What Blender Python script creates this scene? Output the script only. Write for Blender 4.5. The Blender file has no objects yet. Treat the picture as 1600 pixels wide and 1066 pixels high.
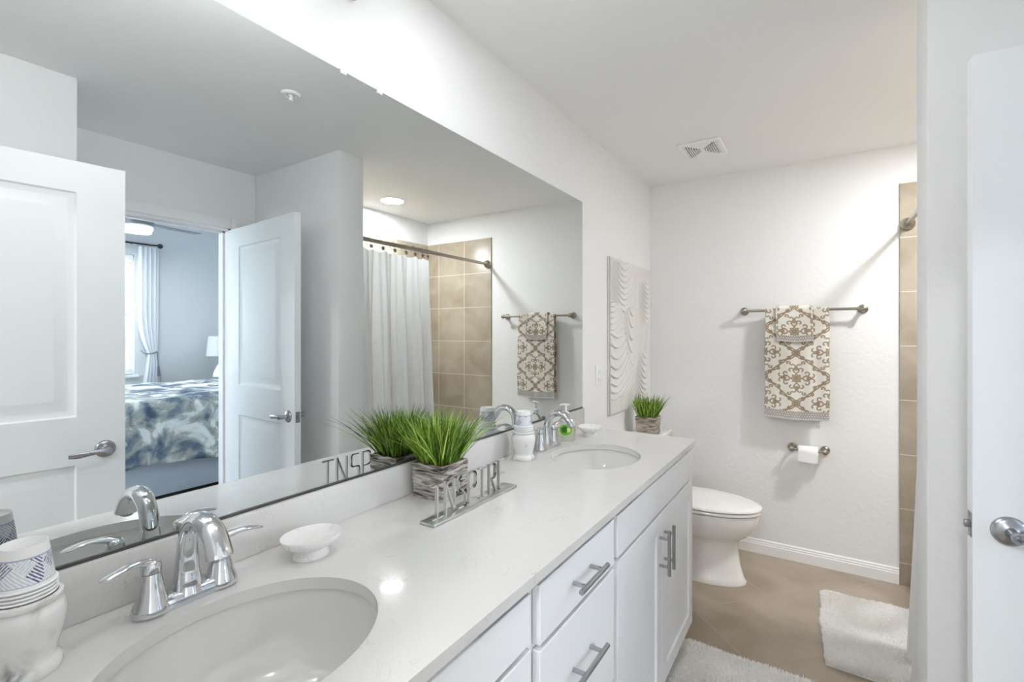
import bpy, bmesh, math, random
from mathutils import Vector, Matrix
random.seed(7)
PI = math.pi
C = bpy.context.scene.collection
scene = bpy.context.scene

# ------------------------------------------------------------------ camera
F_PX, YAW, HORIZON = 752.03, 0.5733, 521.01
cam_d = bpy.data.cameras.new('camera')
cam = bpy.data.objects.new('camera', cam_d); C.objects.link(cam)
cam.location = (1.0379, 0.0, 1.3966)
cam.rotation_euler = (PI/2, 0, YAW)
cam_d.sensor_width = 36.0
cam_d.lens = F_PX/1600*36.0
cam_d.shift_y = -(533.0-HORIZON)/1600
cam_d.clip_start = 0.02
scene.camera = cam

# ------------------------------------------------------------------ world
w = bpy.data.worlds.new('sky'); scene.world = w; w.use_nodes = True
WORLD_P = 17.5
bg = w.node_tree.nodes['Background']
bg.inputs[0].default_value = (0.80, 0.90, 1.0, 1)
bg.inputs[1].default_value = WORLD_P

# ------------------------------------------------------------------ exposure
vs = scene.view_settings
vs.view_transform = 'Standard'; vs.look = 'None'; vs.gamma = 1.0
vs.use_curve_mapping = False
vs.exposure = 0.07
scene.cycles.max_bounces = 24; scene.cycles.diffuse_bounces = 12; scene.cycles.glossy_bounces = 8

def area(name, loc, rot, sx, sy, power, col=(1, 1, 1), portal=False, spread=None):
    l = bpy.data.lights.new(name, 'AREA'); l.shape = 'RECTANGLE'; l.size = sx; l.size_y = sy
    l.energy = power; l.color = col
    if portal: l.cycles.is_portal = True
    if spread: l.spread = spread
    o = bpy.data.objects.new(name, l); C.objects.link(o); o.location = loc; o.rotation_euler = rot
    return o
# sky portals over the bedroom window and an unseen window added for fill
area('window_portal', (5.66, 1.35, 1.6), (0, PI/2, 0), 1.4, 1.6, 1, portal=True)
area('window_portal', (3.9, -1.66, 1.6), (-PI/2, 0, 0), 2.2, 1.4, 1, portal=True)
DOWN_P, DOME_FILL_P, MID_P, VAN_P, HALL_FILL_P, FAN_P, GLOW = 26.5, 1.2, 2.0, 2.6, 42.0, 19.0, 2.4

# ------------------------------------------------------------------ materials
def lin(c):
    return tuple(((v/255)/12.92 if v/255 <= .04045 else ((v/255+.055)/1.055)**2.4) for v in c)
def mat(name, rgb, rough=.5, metal=0, spec=.5, bump=None, trans=0, ior=1.45, coat=0, emis=None):
    m = bpy.data.materials.new(name); m.use_nodes = True
    nt = m.node_tree; b = nt.nodes['Principled BSDF']
    b.inputs['Base Color'].default_value = (*lin(rgb), 1)
    b.inputs['Roughness'].default_value = rough
    b.inputs['Metallic'].default_value = metal
    b.inputs['Specular IOR Level'].default_value = spec
    b.inputs['IOR'].default_value = ior
    b.inputs['Transmission Weight'].default_value = trans
    b.inputs['Coat Weight'].default_value = coat
    if emis:
        b.inputs['Emission Color'].default_value = (*lin(emis[0]), 1); b.inputs['Emission Strength'].default_value = emis[1]
    if bump:
        sc, st, dist = bump[:3]
        tc = nt.nodes.new('ShaderNodeTexCoord'); n = nt.nodes.new('ShaderNodeTexNoise')
        n.inputs['Scale'].default_value = sc; n.inputs['Detail'].default_value = 4
        bp = nt.nodes.new('ShaderNodeBump'); bp.inputs['Strength'].default_value = st; bp.inputs['Distance'].default_value = dist
        nt.links.new(tc.outputs['Object'], n.inputs['Vector'])
        nt.links.new(n.outputs['Fac'], bp.inputs['Height']); nt.links.new(bp.outputs['Normal'], b.inputs['Normal'])
    return m
def nodes(m): return m.node_tree, m.node_tree.nodes['Principled BSDF']
def ramp(nt, stops):
    r = nt.nodes.new('ShaderNodeValToRGB')
    while len(r.color_ramp.elements) < len(stops): r.color_ramp.elements.new(.5)
    for e, (p, c) in zip(r.color_ramp.elements, stops): e.position = p; e.color = (*lin(c), 1)
    return r

M = {}
M['wall'] = mat('wall_paint', (234, 234, 234), .75, bump=(38, .35, .004))
M['ceiling'] = mat('ceiling_paint', (240, 240, 240), .85, bump=(45, .25, .003))
M['bedroom_wall'] = mat('bedroom_paint', (206, 209, 212), .75)
M['trim'] = mat('trim_paint', (240, 240, 240), .35)
M['door'] = mat('door_paint', (236, 238, 240), .38)
M['cabinet'] = mat('cabinet_paint', (236, 237, 240), .42)
M['dark_gap'] = mat('cabinet_shadow_gap', (96, 98, 102), .7)
M['porcelain'] = mat('porcelain', (240, 238, 235), .1, coat=.4)
M['sink'] = mat('sink_porcelain', (222, 221, 219), .08, coat=.5)
M['chrome'] = mat('chrome', (214, 216, 219), .06, 1)
M['nickel'] = mat('brushed_nickel', (168, 160, 150), .3, 1)
M['steel'] = mat('satin_steel', (172, 173, 177), .27, 1)
M['mirror'] = mat('mirror_glass', (218, 222, 222), .0, 1)
M['mirror_edge'] = mat('mirror_edge', (70, 70, 70), .3)
M['plastic'] = mat('white_plastic', (240, 240, 240), .35)
M['paper'] = mat('tissue_paper', (244, 244, 244), .95)
M['glow'] = mat('lamp_glow', (255, 250, 240), .4, emis=((255, 248, 238), GLOW))
M['fan_glow'] = mat('fan_lamp_glow', (255, 250, 240), .4, emis=((255, 252, 246), GLOW))
M['carpet'] = mat('carpet', (150, 145, 140), .95, bump=(300, .6, .004))
M['curtain'] = mat('window_curtain', (240, 242, 245), .9, trans=0)
M['lamp_shade'] = mat('lamp_shade', (238, 240, 242), .9)
M['lamp_base'] = mat('lamp_base', (60, 58, 56), .3)
M['rod_dark'] = mat('curtain_rod_metal', (70, 70, 74), .35, .8)
M['grey_fan'] = mat('fan_metal', (150, 152, 156), .35, .7)
M['bed_wood'] = mat('bed_wood', (184, 193, 206), .55, bump=(60, .3, .002))
M['black'] = mat('black_metal', (22, 22, 26), .6)
M['pillow'] = mat('pillow_cotton', (240, 243, 247), .9)
M['glass'] = mat('window_glass', (255, 255, 255), 0, trans=1, ior=1.02, spec=.1)
M['blind'] = mat('blind_slat', (236, 237, 238), .5)
M['hedge'] = mat('hedge_leaves', (74, 104, 58), .8, bump=(30, 1, .03))
M['lawn'] = mat('lawn', (96, 124, 70), .9)
M['soil'] = mat('pot_soil', (40, 44, 26), .9)
M['clear'] = mat('clear_plastic', (250, 252, 246), .05, trans=.96, ior=1.2)
M['soap_liquid'] = mat('soap_liquid', (250, 251, 244), .1, trans=.85, ior=1.2)
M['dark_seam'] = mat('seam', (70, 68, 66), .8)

# shower curtain: waffle weave
m = mat('shower_curtain_cloth', (234, 235, 236), .9); M['shower'] = m; nt, b = nodes(m)
tc = nt.nodes.new('ShaderNodeTexCoord'); mp = nt.nodes.new('ShaderNodeMapping'); ck = nt.nodes.new('ShaderNodeTexBrick')
mp.inputs['Rotation'].default_value = (0, 0, 0)
cmb = nt.nodes.new('ShaderNodeCombineXYZ'); sp = nt.nodes.new('ShaderNodeSeparateXYZ')
nt.links.new(tc.outputs['Object'], sp.inputs[0]); nt.links.new(sp.outputs['Y'], cmb.inputs['X']); nt.links.new(sp.outputs['Z'], cmb.inputs['Y'])
ck.offset = 0; ck.inputs['Scale'].default_value = 1; ck.inputs['Brick Width'].default_value = .014; ck.inputs['Row Height'].default_value = .014; ck.inputs['Mortar Size'].default_value = .003; ck.inputs['Mortar Smooth'].default_value = .6
nt.links.new(cmb.outputs[0], ck.inputs['Vector'])
bp = nt.nodes.new('ShaderNodeBump'); bp.inputs['Strength'].default_value = .5; bp.inputs['Distance'].default_value = .002
nt.links.new(ck.outputs['Fac'], bp.inputs['Height']); nt.links.new(bp.outputs['Normal'], b.inputs['Normal'])

def translucent(m, f):
    nt = m.node_tree; b = nt.nodes['Principled BSDF']; out = nt.nodes['Material Output']
    t = nt.nodes.new('ShaderNodeBsdfTranslucent'); t.inputs[0].default_value = b.inputs['Base Color'].default_value
    mx = nt.nodes.new('ShaderNodeMixShader'); mx.inputs[0].default_value = f
    nt.links.new(b.outputs[0], mx.inputs[1]); nt.links.new(t.outputs[0], mx.inputs[2]); nt.links.new(mx.outputs[0], out.inputs[0])
translucent(M['shower'], .28); translucent(M['curtain'], .4); translucent(M['lamp_shade'], .4)
# quartz worktop: faint veins
def marble(name, base, vein, scale, amount, rough, lo=.0, hi=.05, dist=3.0):
    m = mat(name, base, rough, coat=.3); nt, b = nodes(m)
    tc = nt.nodes.new('ShaderNodeTexCoord')
    n1 = nt.nodes.new('ShaderNodeTexNoise'); n1.inputs['Scale'].default_value = scale; n1.inputs['Detail'].default_value = 6; n1.inputs['Distortion'].default_value = dist
    sub = nt.nodes.new('ShaderNodeMath'); sub.operation = 'SUBTRACT'; sub.inputs[1].default_value = .5
    ab = nt.nodes.new('ShaderNodeMath'); ab.operation = 'ABSOLUTE'
    mr = nt.nodes.new('ShaderNodeMapRange'); mr.inputs[1].default_value = lo; mr.inputs[2].default_value = hi; mr.inputs[3].default_value = 1; mr.inputs[4].default_value = 0
    n2 = nt.nodes.new('ShaderNodeTexNoise'); n2.inputs['Scale'].default_value = scale*.9; n2.inputs['Detail'].default_value = 2
    mr2 = nt.nodes.new('ShaderNodeMapRange'); mr2.inputs[1].default_value = .5; mr2.inputs[2].default_value = .68
    mul = nt.nodes.new('ShaderNodeMath'); mul.operation = 'MULTIPLY'; mul2 = nt.nodes.new('ShaderNodeMath'); mul2.operation = 'MULTIPLY'; mul2.inputs[1].default_value = amount
    mix = nt.nodes.new('ShaderNodeMix'); mix.data_type = 'RGBA'
    mix.inputs[6].default_value = (*lin(base), 1); mix.inputs[7].default_value = (*lin(vein), 1)
    L = nt.links.new
    L(tc.outputs['Object'], n1.inputs['Vector']); L(tc.outputs['Object'], n2.inputs['Vector'])
    L(n1.outputs['Fac'], sub.inputs[0]); L(sub.outputs[0], ab.inputs[0]); L(ab.outputs[0], mr.inputs[0])
    L(n2.outputs['Fac'], mr2.inputs[0]); L(mr.outputs[0], mul.inputs[0]); L(mr2.outputs[0], mul.inputs[1]); L(mul.outputs[0], mul2.inputs[0])
    L(mul2.outputs[0], mix.inputs[0]); L(mix.outputs[2], b.inputs['Base Color'])
    return m
M['quartz'] = marble('quartz', (214, 212, 210), (176, 171, 166), 9, .55, .12, hi=.016)
M['marble'] = marble('carrara_resin', (230, 229, 227), (128, 127, 126), 13, 1.0, .22, hi=.10, dist=1.2)
M['marble2'] = marble('speckled_resin', (232, 231, 229), (150, 147, 144), 26, .4, .3, hi=.05, dist=1)

# tiles
def tile_mat(name, c1, c2, grout, size, axes, rot, off, mortar, rough, mscale):
    m = mat(name, c1, rough); nt, b = nodes(m); L = nt.links.new
    tc = nt.nodes.new('ShaderNodeTexCoord'); sp = nt.nodes.new('ShaderNodeSeparateXYZ'); cb = nt.nodes.new('ShaderNodeCombineXYZ')
    mp = nt.nodes.new('ShaderNodeMapping'); mp.inputs['Rotation'].default_value = (0, 0, rot); mp.inputs['Location'].default_value = (off[0], off[1], 0)
    L(tc.outputs['Object'], sp.inputs[0]); L(sp.outputs[axes[0]], cb.inputs['X']); L(sp.outputs[axes[1]], cb.inputs['Y']); L(cb.outputs[0], mp.inputs['Vector'])
    br = nt.nodes.new('ShaderNodeTexBrick'); br.offset = 0; br.inputs['Scale'].default_value = 1
    br.inputs['Brick Width'].default_value = size; br.inputs['Row Height'].default_value = size
    br.inputs['Mortar Size'].default_value = mortar; br.inputs['Mortar Smooth'].default_value = .2; br.inputs['Bias'].default_value = 0
    br.inputs['Color1'].default_value = (.78, .78, .78, 1); br.inputs['Color2'].default_value = (1, 1, 1, 1)
    L(mp.outputs[0], br.inputs['Vector'])
    n = nt.nodes.new('ShaderNodeTexNoise'); n.inputs['Scale'].default_value = mscale; n.inputs['Detail'].default_value = 5; n.inputs['Distortion'].default_value = .8
    L(tc.outputs['Object'], n.inputs['Vector'])
    r = ramp(nt, [(.32, c2), (.66, c1)]); L(n.outputs['Fac'], r.inputs[0])
    mx = nt.nodes.new('ShaderNodeMix'); mx.data_type = 'RGBA'; mx.blend_type = 'MULTIPLY'; mx.inputs[0].default_value = .3
    L(r.outputs[0], mx.inputs[6]); L(br.outputs['Color'], mx.inputs[7])
    mx2 = nt.nodes.new('ShaderNodeMix'); mx2.data_type = 'RGBA'; L(br.outputs['Fac'], mx2.inputs[0]); L(mx.outputs[2], mx2.inputs[6]); mx2.inputs[7].default_value = (*lin(grout), 1)
    L(mx2.outputs[2], b.inputs['Base Color'])
    bp = nt.nodes.new('ShaderNodeBump'); bp.invert = True; bp.inputs['Strength'].default_value = .4; bp.inputs['Distance'].default_value = .002
    L(br.outputs['Fac'], bp.inputs['Height']); L(bp.outputs['Normal'], b.inputs['Normal'])
    return m
M['floor'] = tile_mat('floor_tile', (178, 165, 149), (156, 141, 123), (168, 154, 138), .457, ('X', 'Y'), PI/4, (.1, .14), .004, .38, 2.6)
M['tile_b'] = tile_mat('wall_tile_back', (184, 172, 155), (160, 147, 128), (212, 204, 191), .3007, ('X', 'Z'), 0, (.11, -.124), .003, .3, 4)
M['tile_s'] = tile_mat('wall_tile_side', (184, 172, 155), (160, 147, 128), (212, 204, 191), .3007, ('Y', 'Z'), 0, (.0, -.124), .003, .3, 4)

# comforter: watercolour blotches
m = mat('comforter_print', (120, 140, 160), .9); M['comforter'] = m; nt, b = nodes(m); L = nt.links.new
tc = nt.nodes.new('ShaderNodeTexCoord'); mp = nt.nodes.new('ShaderNodeMapping'); mp.inputs['Rotation'].default_value = (.6, .3, .9); mp.inputs['Scale'].default_value = (1, 1, 1)
n = nt.nodes.new('ShaderNodeTexNoise'); n.inputs['Scale'].default_value = 5.2; n.inputs['Detail'].default_value = 5; n.inputs['Roughness'].default_value = .55; n.inputs['Distortion'].default_value = .5
r = ramp(nt, [(.36, (78, 93, 114)), (.42, (104, 119, 138)), (.46, (136, 146, 156)), (.49, (168, 170, 166)), (.53, (178, 184, 184)), (.56, (222, 226, 226)), (.62, (240, 242, 242))])
L(tc.outputs['Object'], mp.inputs[0]); L(mp.outputs[0], n.inputs['Vector']); L(n.outputs['Fac'], r.inputs[0]); L(r.outputs[0], b.inputs['Base Color'])

# rug fibres
M['rug'] = mat('rug_pile', (248, 247, 245), .95); translucent(M['rug'], .35)
# bark pot: silver-brown ridges
m = mat('bark_pot', (150, 146, 142), .38, .35); M['bark'] = m; nt, b = nodes(m); L = nt.links.new
tc = nt.nodes.new('ShaderNodeTexCoord'); mp = nt.nodes.new('ShaderNodeMapping'); mp.inputs['Scale'].default_value = (14, 14, 110)
n = nt.nodes.new('ShaderNodeTexNoise'); n.inputs['Scale'].default_value = 1; n.inputs['Detail'].default_value = 3; n.inputs['Distortion'].default_value = .7
r = ramp(nt, [(.36, (64, 54, 48)), (.46, (150, 142, 136)), (.62, (214, 210, 208))])
bp = nt.nodes.new('ShaderNodeBump'); bp.inputs['Strength'].default_value = .8; bp.inputs['Distance'].default_value = .004
L(tc.outputs['Object'], mp.inputs[0]); L(mp.outputs[0], n.inputs['Vector']); L(n.outputs['Fac'], r.inputs[0]); L(r.outputs[0], b.inputs['Base Color']); L(n.outputs['Fac'], bp.inputs['Height']); L(bp.outputs['Normal'], b.inputs['Normal'])
# second pot: matte brown-grey ridges
m = m.copy(); m.name = 'bark_pot_taupe'; M['bark2'] = m
rr = [x for x in m.node_tree.nodes if x.type == 'VALTORGB'][0].color_ramp.elements
for e, c in zip(rr, [(92, 80, 70), (150, 138, 128), (190, 180, 170)]): e.color = (*lin(c), 1)
m.node_tree.nodes['Principled BSDF'].inputs['Metallic'].default_value = .1

def vcol_mat(name, rough=.9, trans=0):
    m = mat(name, (255, 255, 255), rough); nt, b = nodes(m)
    a = nt.nodes.new('ShaderNodeVertexColor'); a.layer_name = 'Col'
    nt.links.new(a.outputs['Color'], b.inputs['Base Color'])
    if trans: b.inputs['Subsurface Weight'].default_value = trans
    return m
M['towel'] = vcol_mat('terry_cloth', .95); nt, b = nodes(M['towel'])
n = nt.nodes.new('ShaderNodeTexNoise'); n.inputs['Scale'].default_value = 700; bp = nt.nodes.new('ShaderNodeBump'); bp.inputs['Strength'].default_value = .5; bp.inputs['Distance'].default_value = .002
tc = nt.nodes.new('ShaderNodeTexCoord'); nt.links.new(tc.outputs['Object'], n.inputs['Vector']); nt.links.new(n.outputs['Fac'], bp.inputs['Height']); nt.links.new(bp.outputs['Normal'], b.inputs['Normal'])
M['grass'] = vcol_mat('grass_blade', .4)
M['cup'] = vcol_mat('printed_paper', .6)
M['label'] = vcol_mat('bottle_label', .4)
m = mat('art_canvas', (222, 220, 217), .55, bump=(90, .3, .003)); M['art'] = m
m = mat('antique_silver', (205, 205, 205), .28, .9, bump=(160, .35, .002)); M['silver'] = m

# ------------------------------------------------------------------ mesh helpers
def tag(o, label=None, cat=None, group=None, kind=None):
    if label: o['label'] = label
    if cat: o['category'] = cat
    if group: o['group'] = group
    if kind: o['kind'] = kind
    return o
def obj(name, bm, m, parent=None, smooth=40, loc=None):
    bmesh.ops.recalc_face_normals(bm, faces=bm.faces)
    me = bpy.data.meshes.new(name); bm.to_mesh(me); bm.free()
    me.materials.append(m)
    if smooth is not None:
        me.polygons.foreach_set('use_smooth', [True]*len(me.polygons))
        me.set_sharp_from_angle(angle=math.radians(smooth))
    o = bpy.data.objects.new(name, me); C.objects.link(o)
    if parent: o.parent = parent
    if loc: o.location = loc
    return o
def thing(name, loc, label, cat, group=None, rz=0):
    o = bpy.data.objects.new(name, None); C.objects.link(o); o.location = loc; o.rotation_euler = (0, 0, rz)
    o.empty_display_size = .05
    return tag(o, label, cat, group)
def struct(name, bm, m, parent=None, **k):
    o = obj(name, bm, m, parent, **k)
    if not parent: o['kind'] = 'structure'
    return o
def copy_tree(o, parent=None):
    c = o.copy(); C.objects.link(c)
    if parent: c.parent = parent
    for ch in list(o.children): copy_tree(ch, c)
    return c
def box(bm, x0, x1, y0, y1, z0, z1, bev=0, seg=2):
    vs_ = [bm.verts.new((x, y, z)) for x in (x0, x1) for y in (y0, y1) for z in (z0, z1)]
    fs = [(0, 1, 3, 2), (4, 6, 7, 5), (0, 4, 5, 1), (2, 3, 7, 6), (0, 2, 6, 4), (1, 5, 7, 3)]
    F = [bm.faces.new([vs_[i] for i in f]) for f in fs]
    if bev:
        es = set(e for f in F for e in f.edges)
        bmesh.ops.bevel(bm, geom=list(es), offset=bev, segments=seg, profile=.5, affect='EDGES')
    return bm
def B(*a, **k): return box(bmesh.new(), *a, **k)
def rings(bm, R, cap0=True, cap1=True, closed=False):
    """R: list of rings (lists of Vector) of the same length"""
    V = [[bm.verts.new(p) for p in r] for r in R]
    n = len(V[0]); k = len(V)
    for i in range(k if closed else k-1):
        a, b_ = V[i], V[(i+1) % k]
        for j in range(n):
            bm.faces.new((a[j], a[(j+1) % n], b_[(j+1) % n], b_[j]))
    if not closed:
        if cap0: bm.faces.new(V[0])
        if cap1: bm.faces.new(list(reversed(V[-1])))
    return V
def lathe(bm, prof, c=(0, 0, 0), seg=40, sx=1, sy=1):
    R = []
    for r, z in prof:
        r = max(r, 1e-4)
        R.append([Vector((c[0]+r*sx*math.cos(2*PI*j/seg), c[1]+r*sy*math.sin(2*PI*j/seg), c[2]+z)) for j in range(seg)])
    rings(bm, R); return bm
def cyl(bm, a, b_, r, seg=20, r2=None):
    return tube(bm, [a, b_], [r, r if r2 is None else r2], seg)
def tube(bm, path, rad, seg=16, flat=None, up=Vector((0, 0, 1))):
    """rad: radius list, or list of (side, thick); side is measured along the binormal"""
    P = [Vector(p) for p in path]; R = []
    prev = None
    for i, p in enumerate(P):
        t = (P[min(i+1, len(P)-1)]-P[max(i-1, 0)]).normalized()
        if prev is None:
            u = up if abs(t.dot(up)) < .95 else Vector((1, 0, 0))
            n1 = (u-t*u.dot(t)).normalized()
        else:
            n1 = (prev-t*prev.dot(t)).normalized()
        prev = n1; n2 = t.cross(n1)
        ra = rad[i] if isinstance(rad, (list, tuple)) else rad
        a, b_ = ra if isinstance(ra, tuple) else (ra, ra)
        R.append([p+n2*a*math.cos(2*PI*j/seg)+n1*b_*math.sin(2*PI*j/seg) for j in range(seg)])
    rings(bm, R); return bm
def smooth_path(pts, n=6):
    P = [Vector(p) for p in pts]; out = []
    for i in range(len(P)-1):
        p0 = P[max(i-1, 0)]; p1 = P[i]; p2 = P[i+1]; p3 = P[min(i+2, len(P)-1)]
        for k in range(n):
            t = k/n
            out.append(.5*((2*p1)+(p2-p0)*t+(2*p0-5*p1+4*p2-p3)*t*t+(3*p1-p0-3*p2+p3)*t**3))
    out.append(P[-1]); return out
def lerp_list(vals, n=6):
    out = []
    for i in range(len(vals)-1):
        for k in range(n):
            t = k/n; t = t*t*(3-2*t)
            a, b_ = vals[i], vals[i+1]
            out.append(tuple(x+(y-x)*t for x, y in zip(a, b_)) if isinstance(a, tuple) else a+(b_-a)*t)
    out.append(vals[-1]); return out
def hsh(a, b_=0.0):
    x = math.sin(a*127.1+b_*311.7)*43758.5453
    return x-math.floor(x)
from mathutils import noise as mnoise
def nz(x, y, z=0): return mnoise.noise(Vector((x, y, z)))
def grid_obj(name, nu, nv, fn, m, parent=None, colfn=None, thick=0, smooth=60):
    """fn(i,j)->xyz; both sides when thick (offset by normal)"""
    V = [fn(i, j) for j in range(nv) for i in range(nu)]
    Fc = [(j*nu+i, j*nu+i+1, (j+1)*nu+i+1, (j+1)*nu+i) for j in range(nv-1) for i in range(nu-1)]
    me = bpy.data.meshes.new(name); me.from_pydata(V, [], Fc)
    if colfn:
        ca = me.color_attributes.new('Col', 'FLOAT_COLOR', 'POINT')
        for j in range(nv):
            for i in range(nu):
                ca.data[j*nu+i].color = (*colfn(i, j), 1)
    me.materials.append(m); me.polygons.foreach_set('use_smooth', [True]*len(me.polygons))
    o = bpy.data.objects.new(name, me); C.objects.link(o)
    if parent: o.parent = parent
    if thick:
        s = o.modifiers.new('solid', 'SOLIDIFY'); s.thickness = thick; s.offset = 0
    return o

# ================================================================== SETTING
CT = 0.924          # worktop height
YB = 3.424          # back wall
H = 2.44
XA = 2.145          # wall with the bedroom door / far wall of the tub alcove
XP = 1.283          # end of the partition
PY0, PY1 = 1.76, 1.935
T = .12
XN = 1.54           # near right wall
FX0, FX1 = .64, 1.43   # doorway in the front wall (camera stands in it)

struct('floor', B(-T, XA+T, -2.6, YB+T, -.1, 0), M['floor'])
struct('ceiling', B(-T, XA+T, -2.6, YB+T, H, H+.1), M['ceiling'])
struct('wall_left', B(-T, 0, -T, YB+T, 0, H), M['wall'])
struct('wall_back', B(0, XA, YB, YB+T, 0, H), M['wall'])
struct('wall_partition', B(XP, XA, PY0, PY1, 0, H, bev=.004), M['wall'])
struct('wall_closet', B(XN, XA+T, 0, .69, 0, H, bev=.004), M['wall'])
# wall with the doorway to the bedroom
OY0, OY1, OZ = .79, 1.60, 2.06
bm = bmesh.new()
box(bm, XA, XA+T, .69, OY0, 0, H); box(bm, XA, XA+T, OY1, YB+T, 0, H); box(bm, XA, XA+T, OY0, OY1, OZ, H)
struct('wall_right', bm, M['wall'])
bm = bmesh.new()
box(bm, 0, FX0, -T, 0, 0, H); box(bm, FX1, XA+T, -T, 0, 0, H); box(bm, FX0, FX1, -T, 0, 2.06, H)
struct('wall_front', bm, M['wall'])
# hall behind the camera
bm = bmesh.new()
box(bm, -T, -T+.02, -2.6, -T, 0, H); box(bm, XA+T-.02, XA+T, -2.6, -T, 0, H); box(bm, -T, XA+T, -2.62, -2.6, 0, H)
struct('wall_hall', bm, M['wall'])
# casings
def casing(name, horizontal_axis, a0, a1, zt, p0, p1, cw=.062):
    bm = bmesh.new()
    for (u0, u1, z0, z1) in ((a0-cw, a0, 0, zt+cw), (a1, a1+cw, 0, zt+cw), (a0, a1, zt, zt+cw)):
        if horizontal_axis == 'y': box(bm, p0, p1, u0, u1, z0, z1, bev=.004)
        else: box(bm, u0, u1, p0, p1, z0, z1, bev=.004)
    return struct(name, bm, M['trim'])
casing('trim_1', 'y', OY0, OY1, OZ, XA-.018, XA)
casing('trim_2', 'y', OY0, OY1, OZ, XA+T, XA+T+.018)
bm = bmesh.new()   # jamb lining with stop
for (u0, u1, z0, z1) in ((OY0, OY0+.012, 0, OZ), (OY1-.012, OY1, 0, OZ), (OY0, OY1, OZ-.012, OZ)): box(bm, XA, XA+T, u0, u1, z0, z1)
box(bm, XA+.045, XA+.075, OY0+.012, OY0+.024, 0, OZ-.012); box(bm, XA+.045, XA+.075, OY1-.024, OY1-.012, 0, OZ-.012); box(bm, XA+.045, XA+.075, OY0, OY1, OZ-.024, OZ-.012)
struct('trim_3', bm, M['trim'])

# baseboards with a stepped profile
def baseboard(name, a, b_, n):   # from a to b along the wall; n = direction into the room
    a = Vector(a); b_ = Vector(b_); n = Vector(n)
    prof = [(0, 0), (.014, 0), (.014, .058), (.011, .062), (.011, .070), (.008, .074), (.008, .082), (.004, .088), (0, .088)]
    R = [[p+n*d+Vector((0, 0, z+.001)) for d, z in prof] for p in (a, b_)]
    bm = bmesh.new(); rings(bm, R); return struct(name, bm, M['trim'], smooth=20)
baseboard('baseboard_back', (.005, YB, 0), (1.395, YB, 0), (0, -1, 0))
baseboard('baseboard_left', (0, 2.262, 0), (0, YB-.016, 0), (1, 0, 0))
baseboard('baseboard_partition', (XP, PY0-.0, 0), (XA-.02, PY0, 0), (0, -1, 0))
baseboard('baseboard_partition_end', (XP, PY0-.0, 0), (XP, PY1, 0), (-1, 0, 0))
baseboard('baseboard_closet', (XN, .02, 0), (XN, .69, 0), (-1, 0, 0))
baseboard('baseboard_closet_end', (XN, .69, 0), (XA-.02, .69, 0), (0, 1, 0))

# tiled tub surround
bm = bmesh.new()
box(bm, 1.397, XA-.011, YB-.011, YB, 0, 2.232, bev=.003)
struct('trim_4', bm, M['tile_b'])
bm = bmesh.new(); box(bm, XA-.011, XA, PY1, YB, .4, 2.232)
struct('trim_5', bm, M['tile_s'])
bm = bmesh.new(); box(bm, 1.49, XA-.011, PY1, PY1+.011, .4, 2.232)
struct('trim_6', bm, M['tile_b'])

# ------------------------------------------------------------------ doors
def door_leaf_bm(wd, ht, th):
    """local: hinge edge at x=0, free edge at x=wd, faces at y=+-th/2"""
    bm = bmesh.new(); st = .145
    panels = [(st, wd-st, 1.07, ht-.115), (st, wd-st, .20, .89)]
    for s in (-1, 1):
        yb = s*th/2
        xs = [0, st, wd-st, wd]; zs = [0, .20, .89, 1.07, ht-.115, ht]
        for i in range(3):
            for k in range(5):
                if i == 1 and k in (1, 3): continue
                v = [bm.verts.new((x, yb, z)) for x, z in ((xs[i], zs[k]), (xs[i+1], zs[k]), (xs[i+1], zs[k+1]), (xs[i], zs[k+1]))]
                bm.faces.new(v)
        for (x0, x1, z0, z1) in panels:
            loops = []
            for ins, dep in ((0, 0), (.006, .007), (.02, .011), (.028, .011), (.062, .003), (.064, .003)):
                loops.append([(x0+ins, yb-s*dep, z0+ins), (x1-ins, yb-s*dep, z0+ins), (x1-ins, yb-s*dep, z1-ins), (x0+ins, yb-s*dep, z1-ins)])
            V = [[bm.verts.new(p) for p in l] for l in loops]
            for a, b2 in zip(V, V[1:]):
                for j in range(4): bm.faces.new((a[j], a[(j+1) % 4], b2[(j+1) % 4], b2[j]))
            bm.faces.new(V[-1])
    h = th/2
    for q in (((0, -h, 0), (0, h, 0), (0, h, ht), (0, -h, ht)), ((wd, -h, 0), (wd, h, 0), (wd, h, ht), (wd, -h, ht)),
              ((0, -h, 0), (wd, -h, 0), (wd, h, 0), (0, h, 0)), ((0, -h, ht), (wd, -h, ht), (wd, h, ht), (0, h, ht))):
        bm.faces.new([bm.verts.new(p) for p in q])
    bmesh.ops.remove_doubles(bm, verts=bm.verts, dist=1e-5)
    return bm
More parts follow.
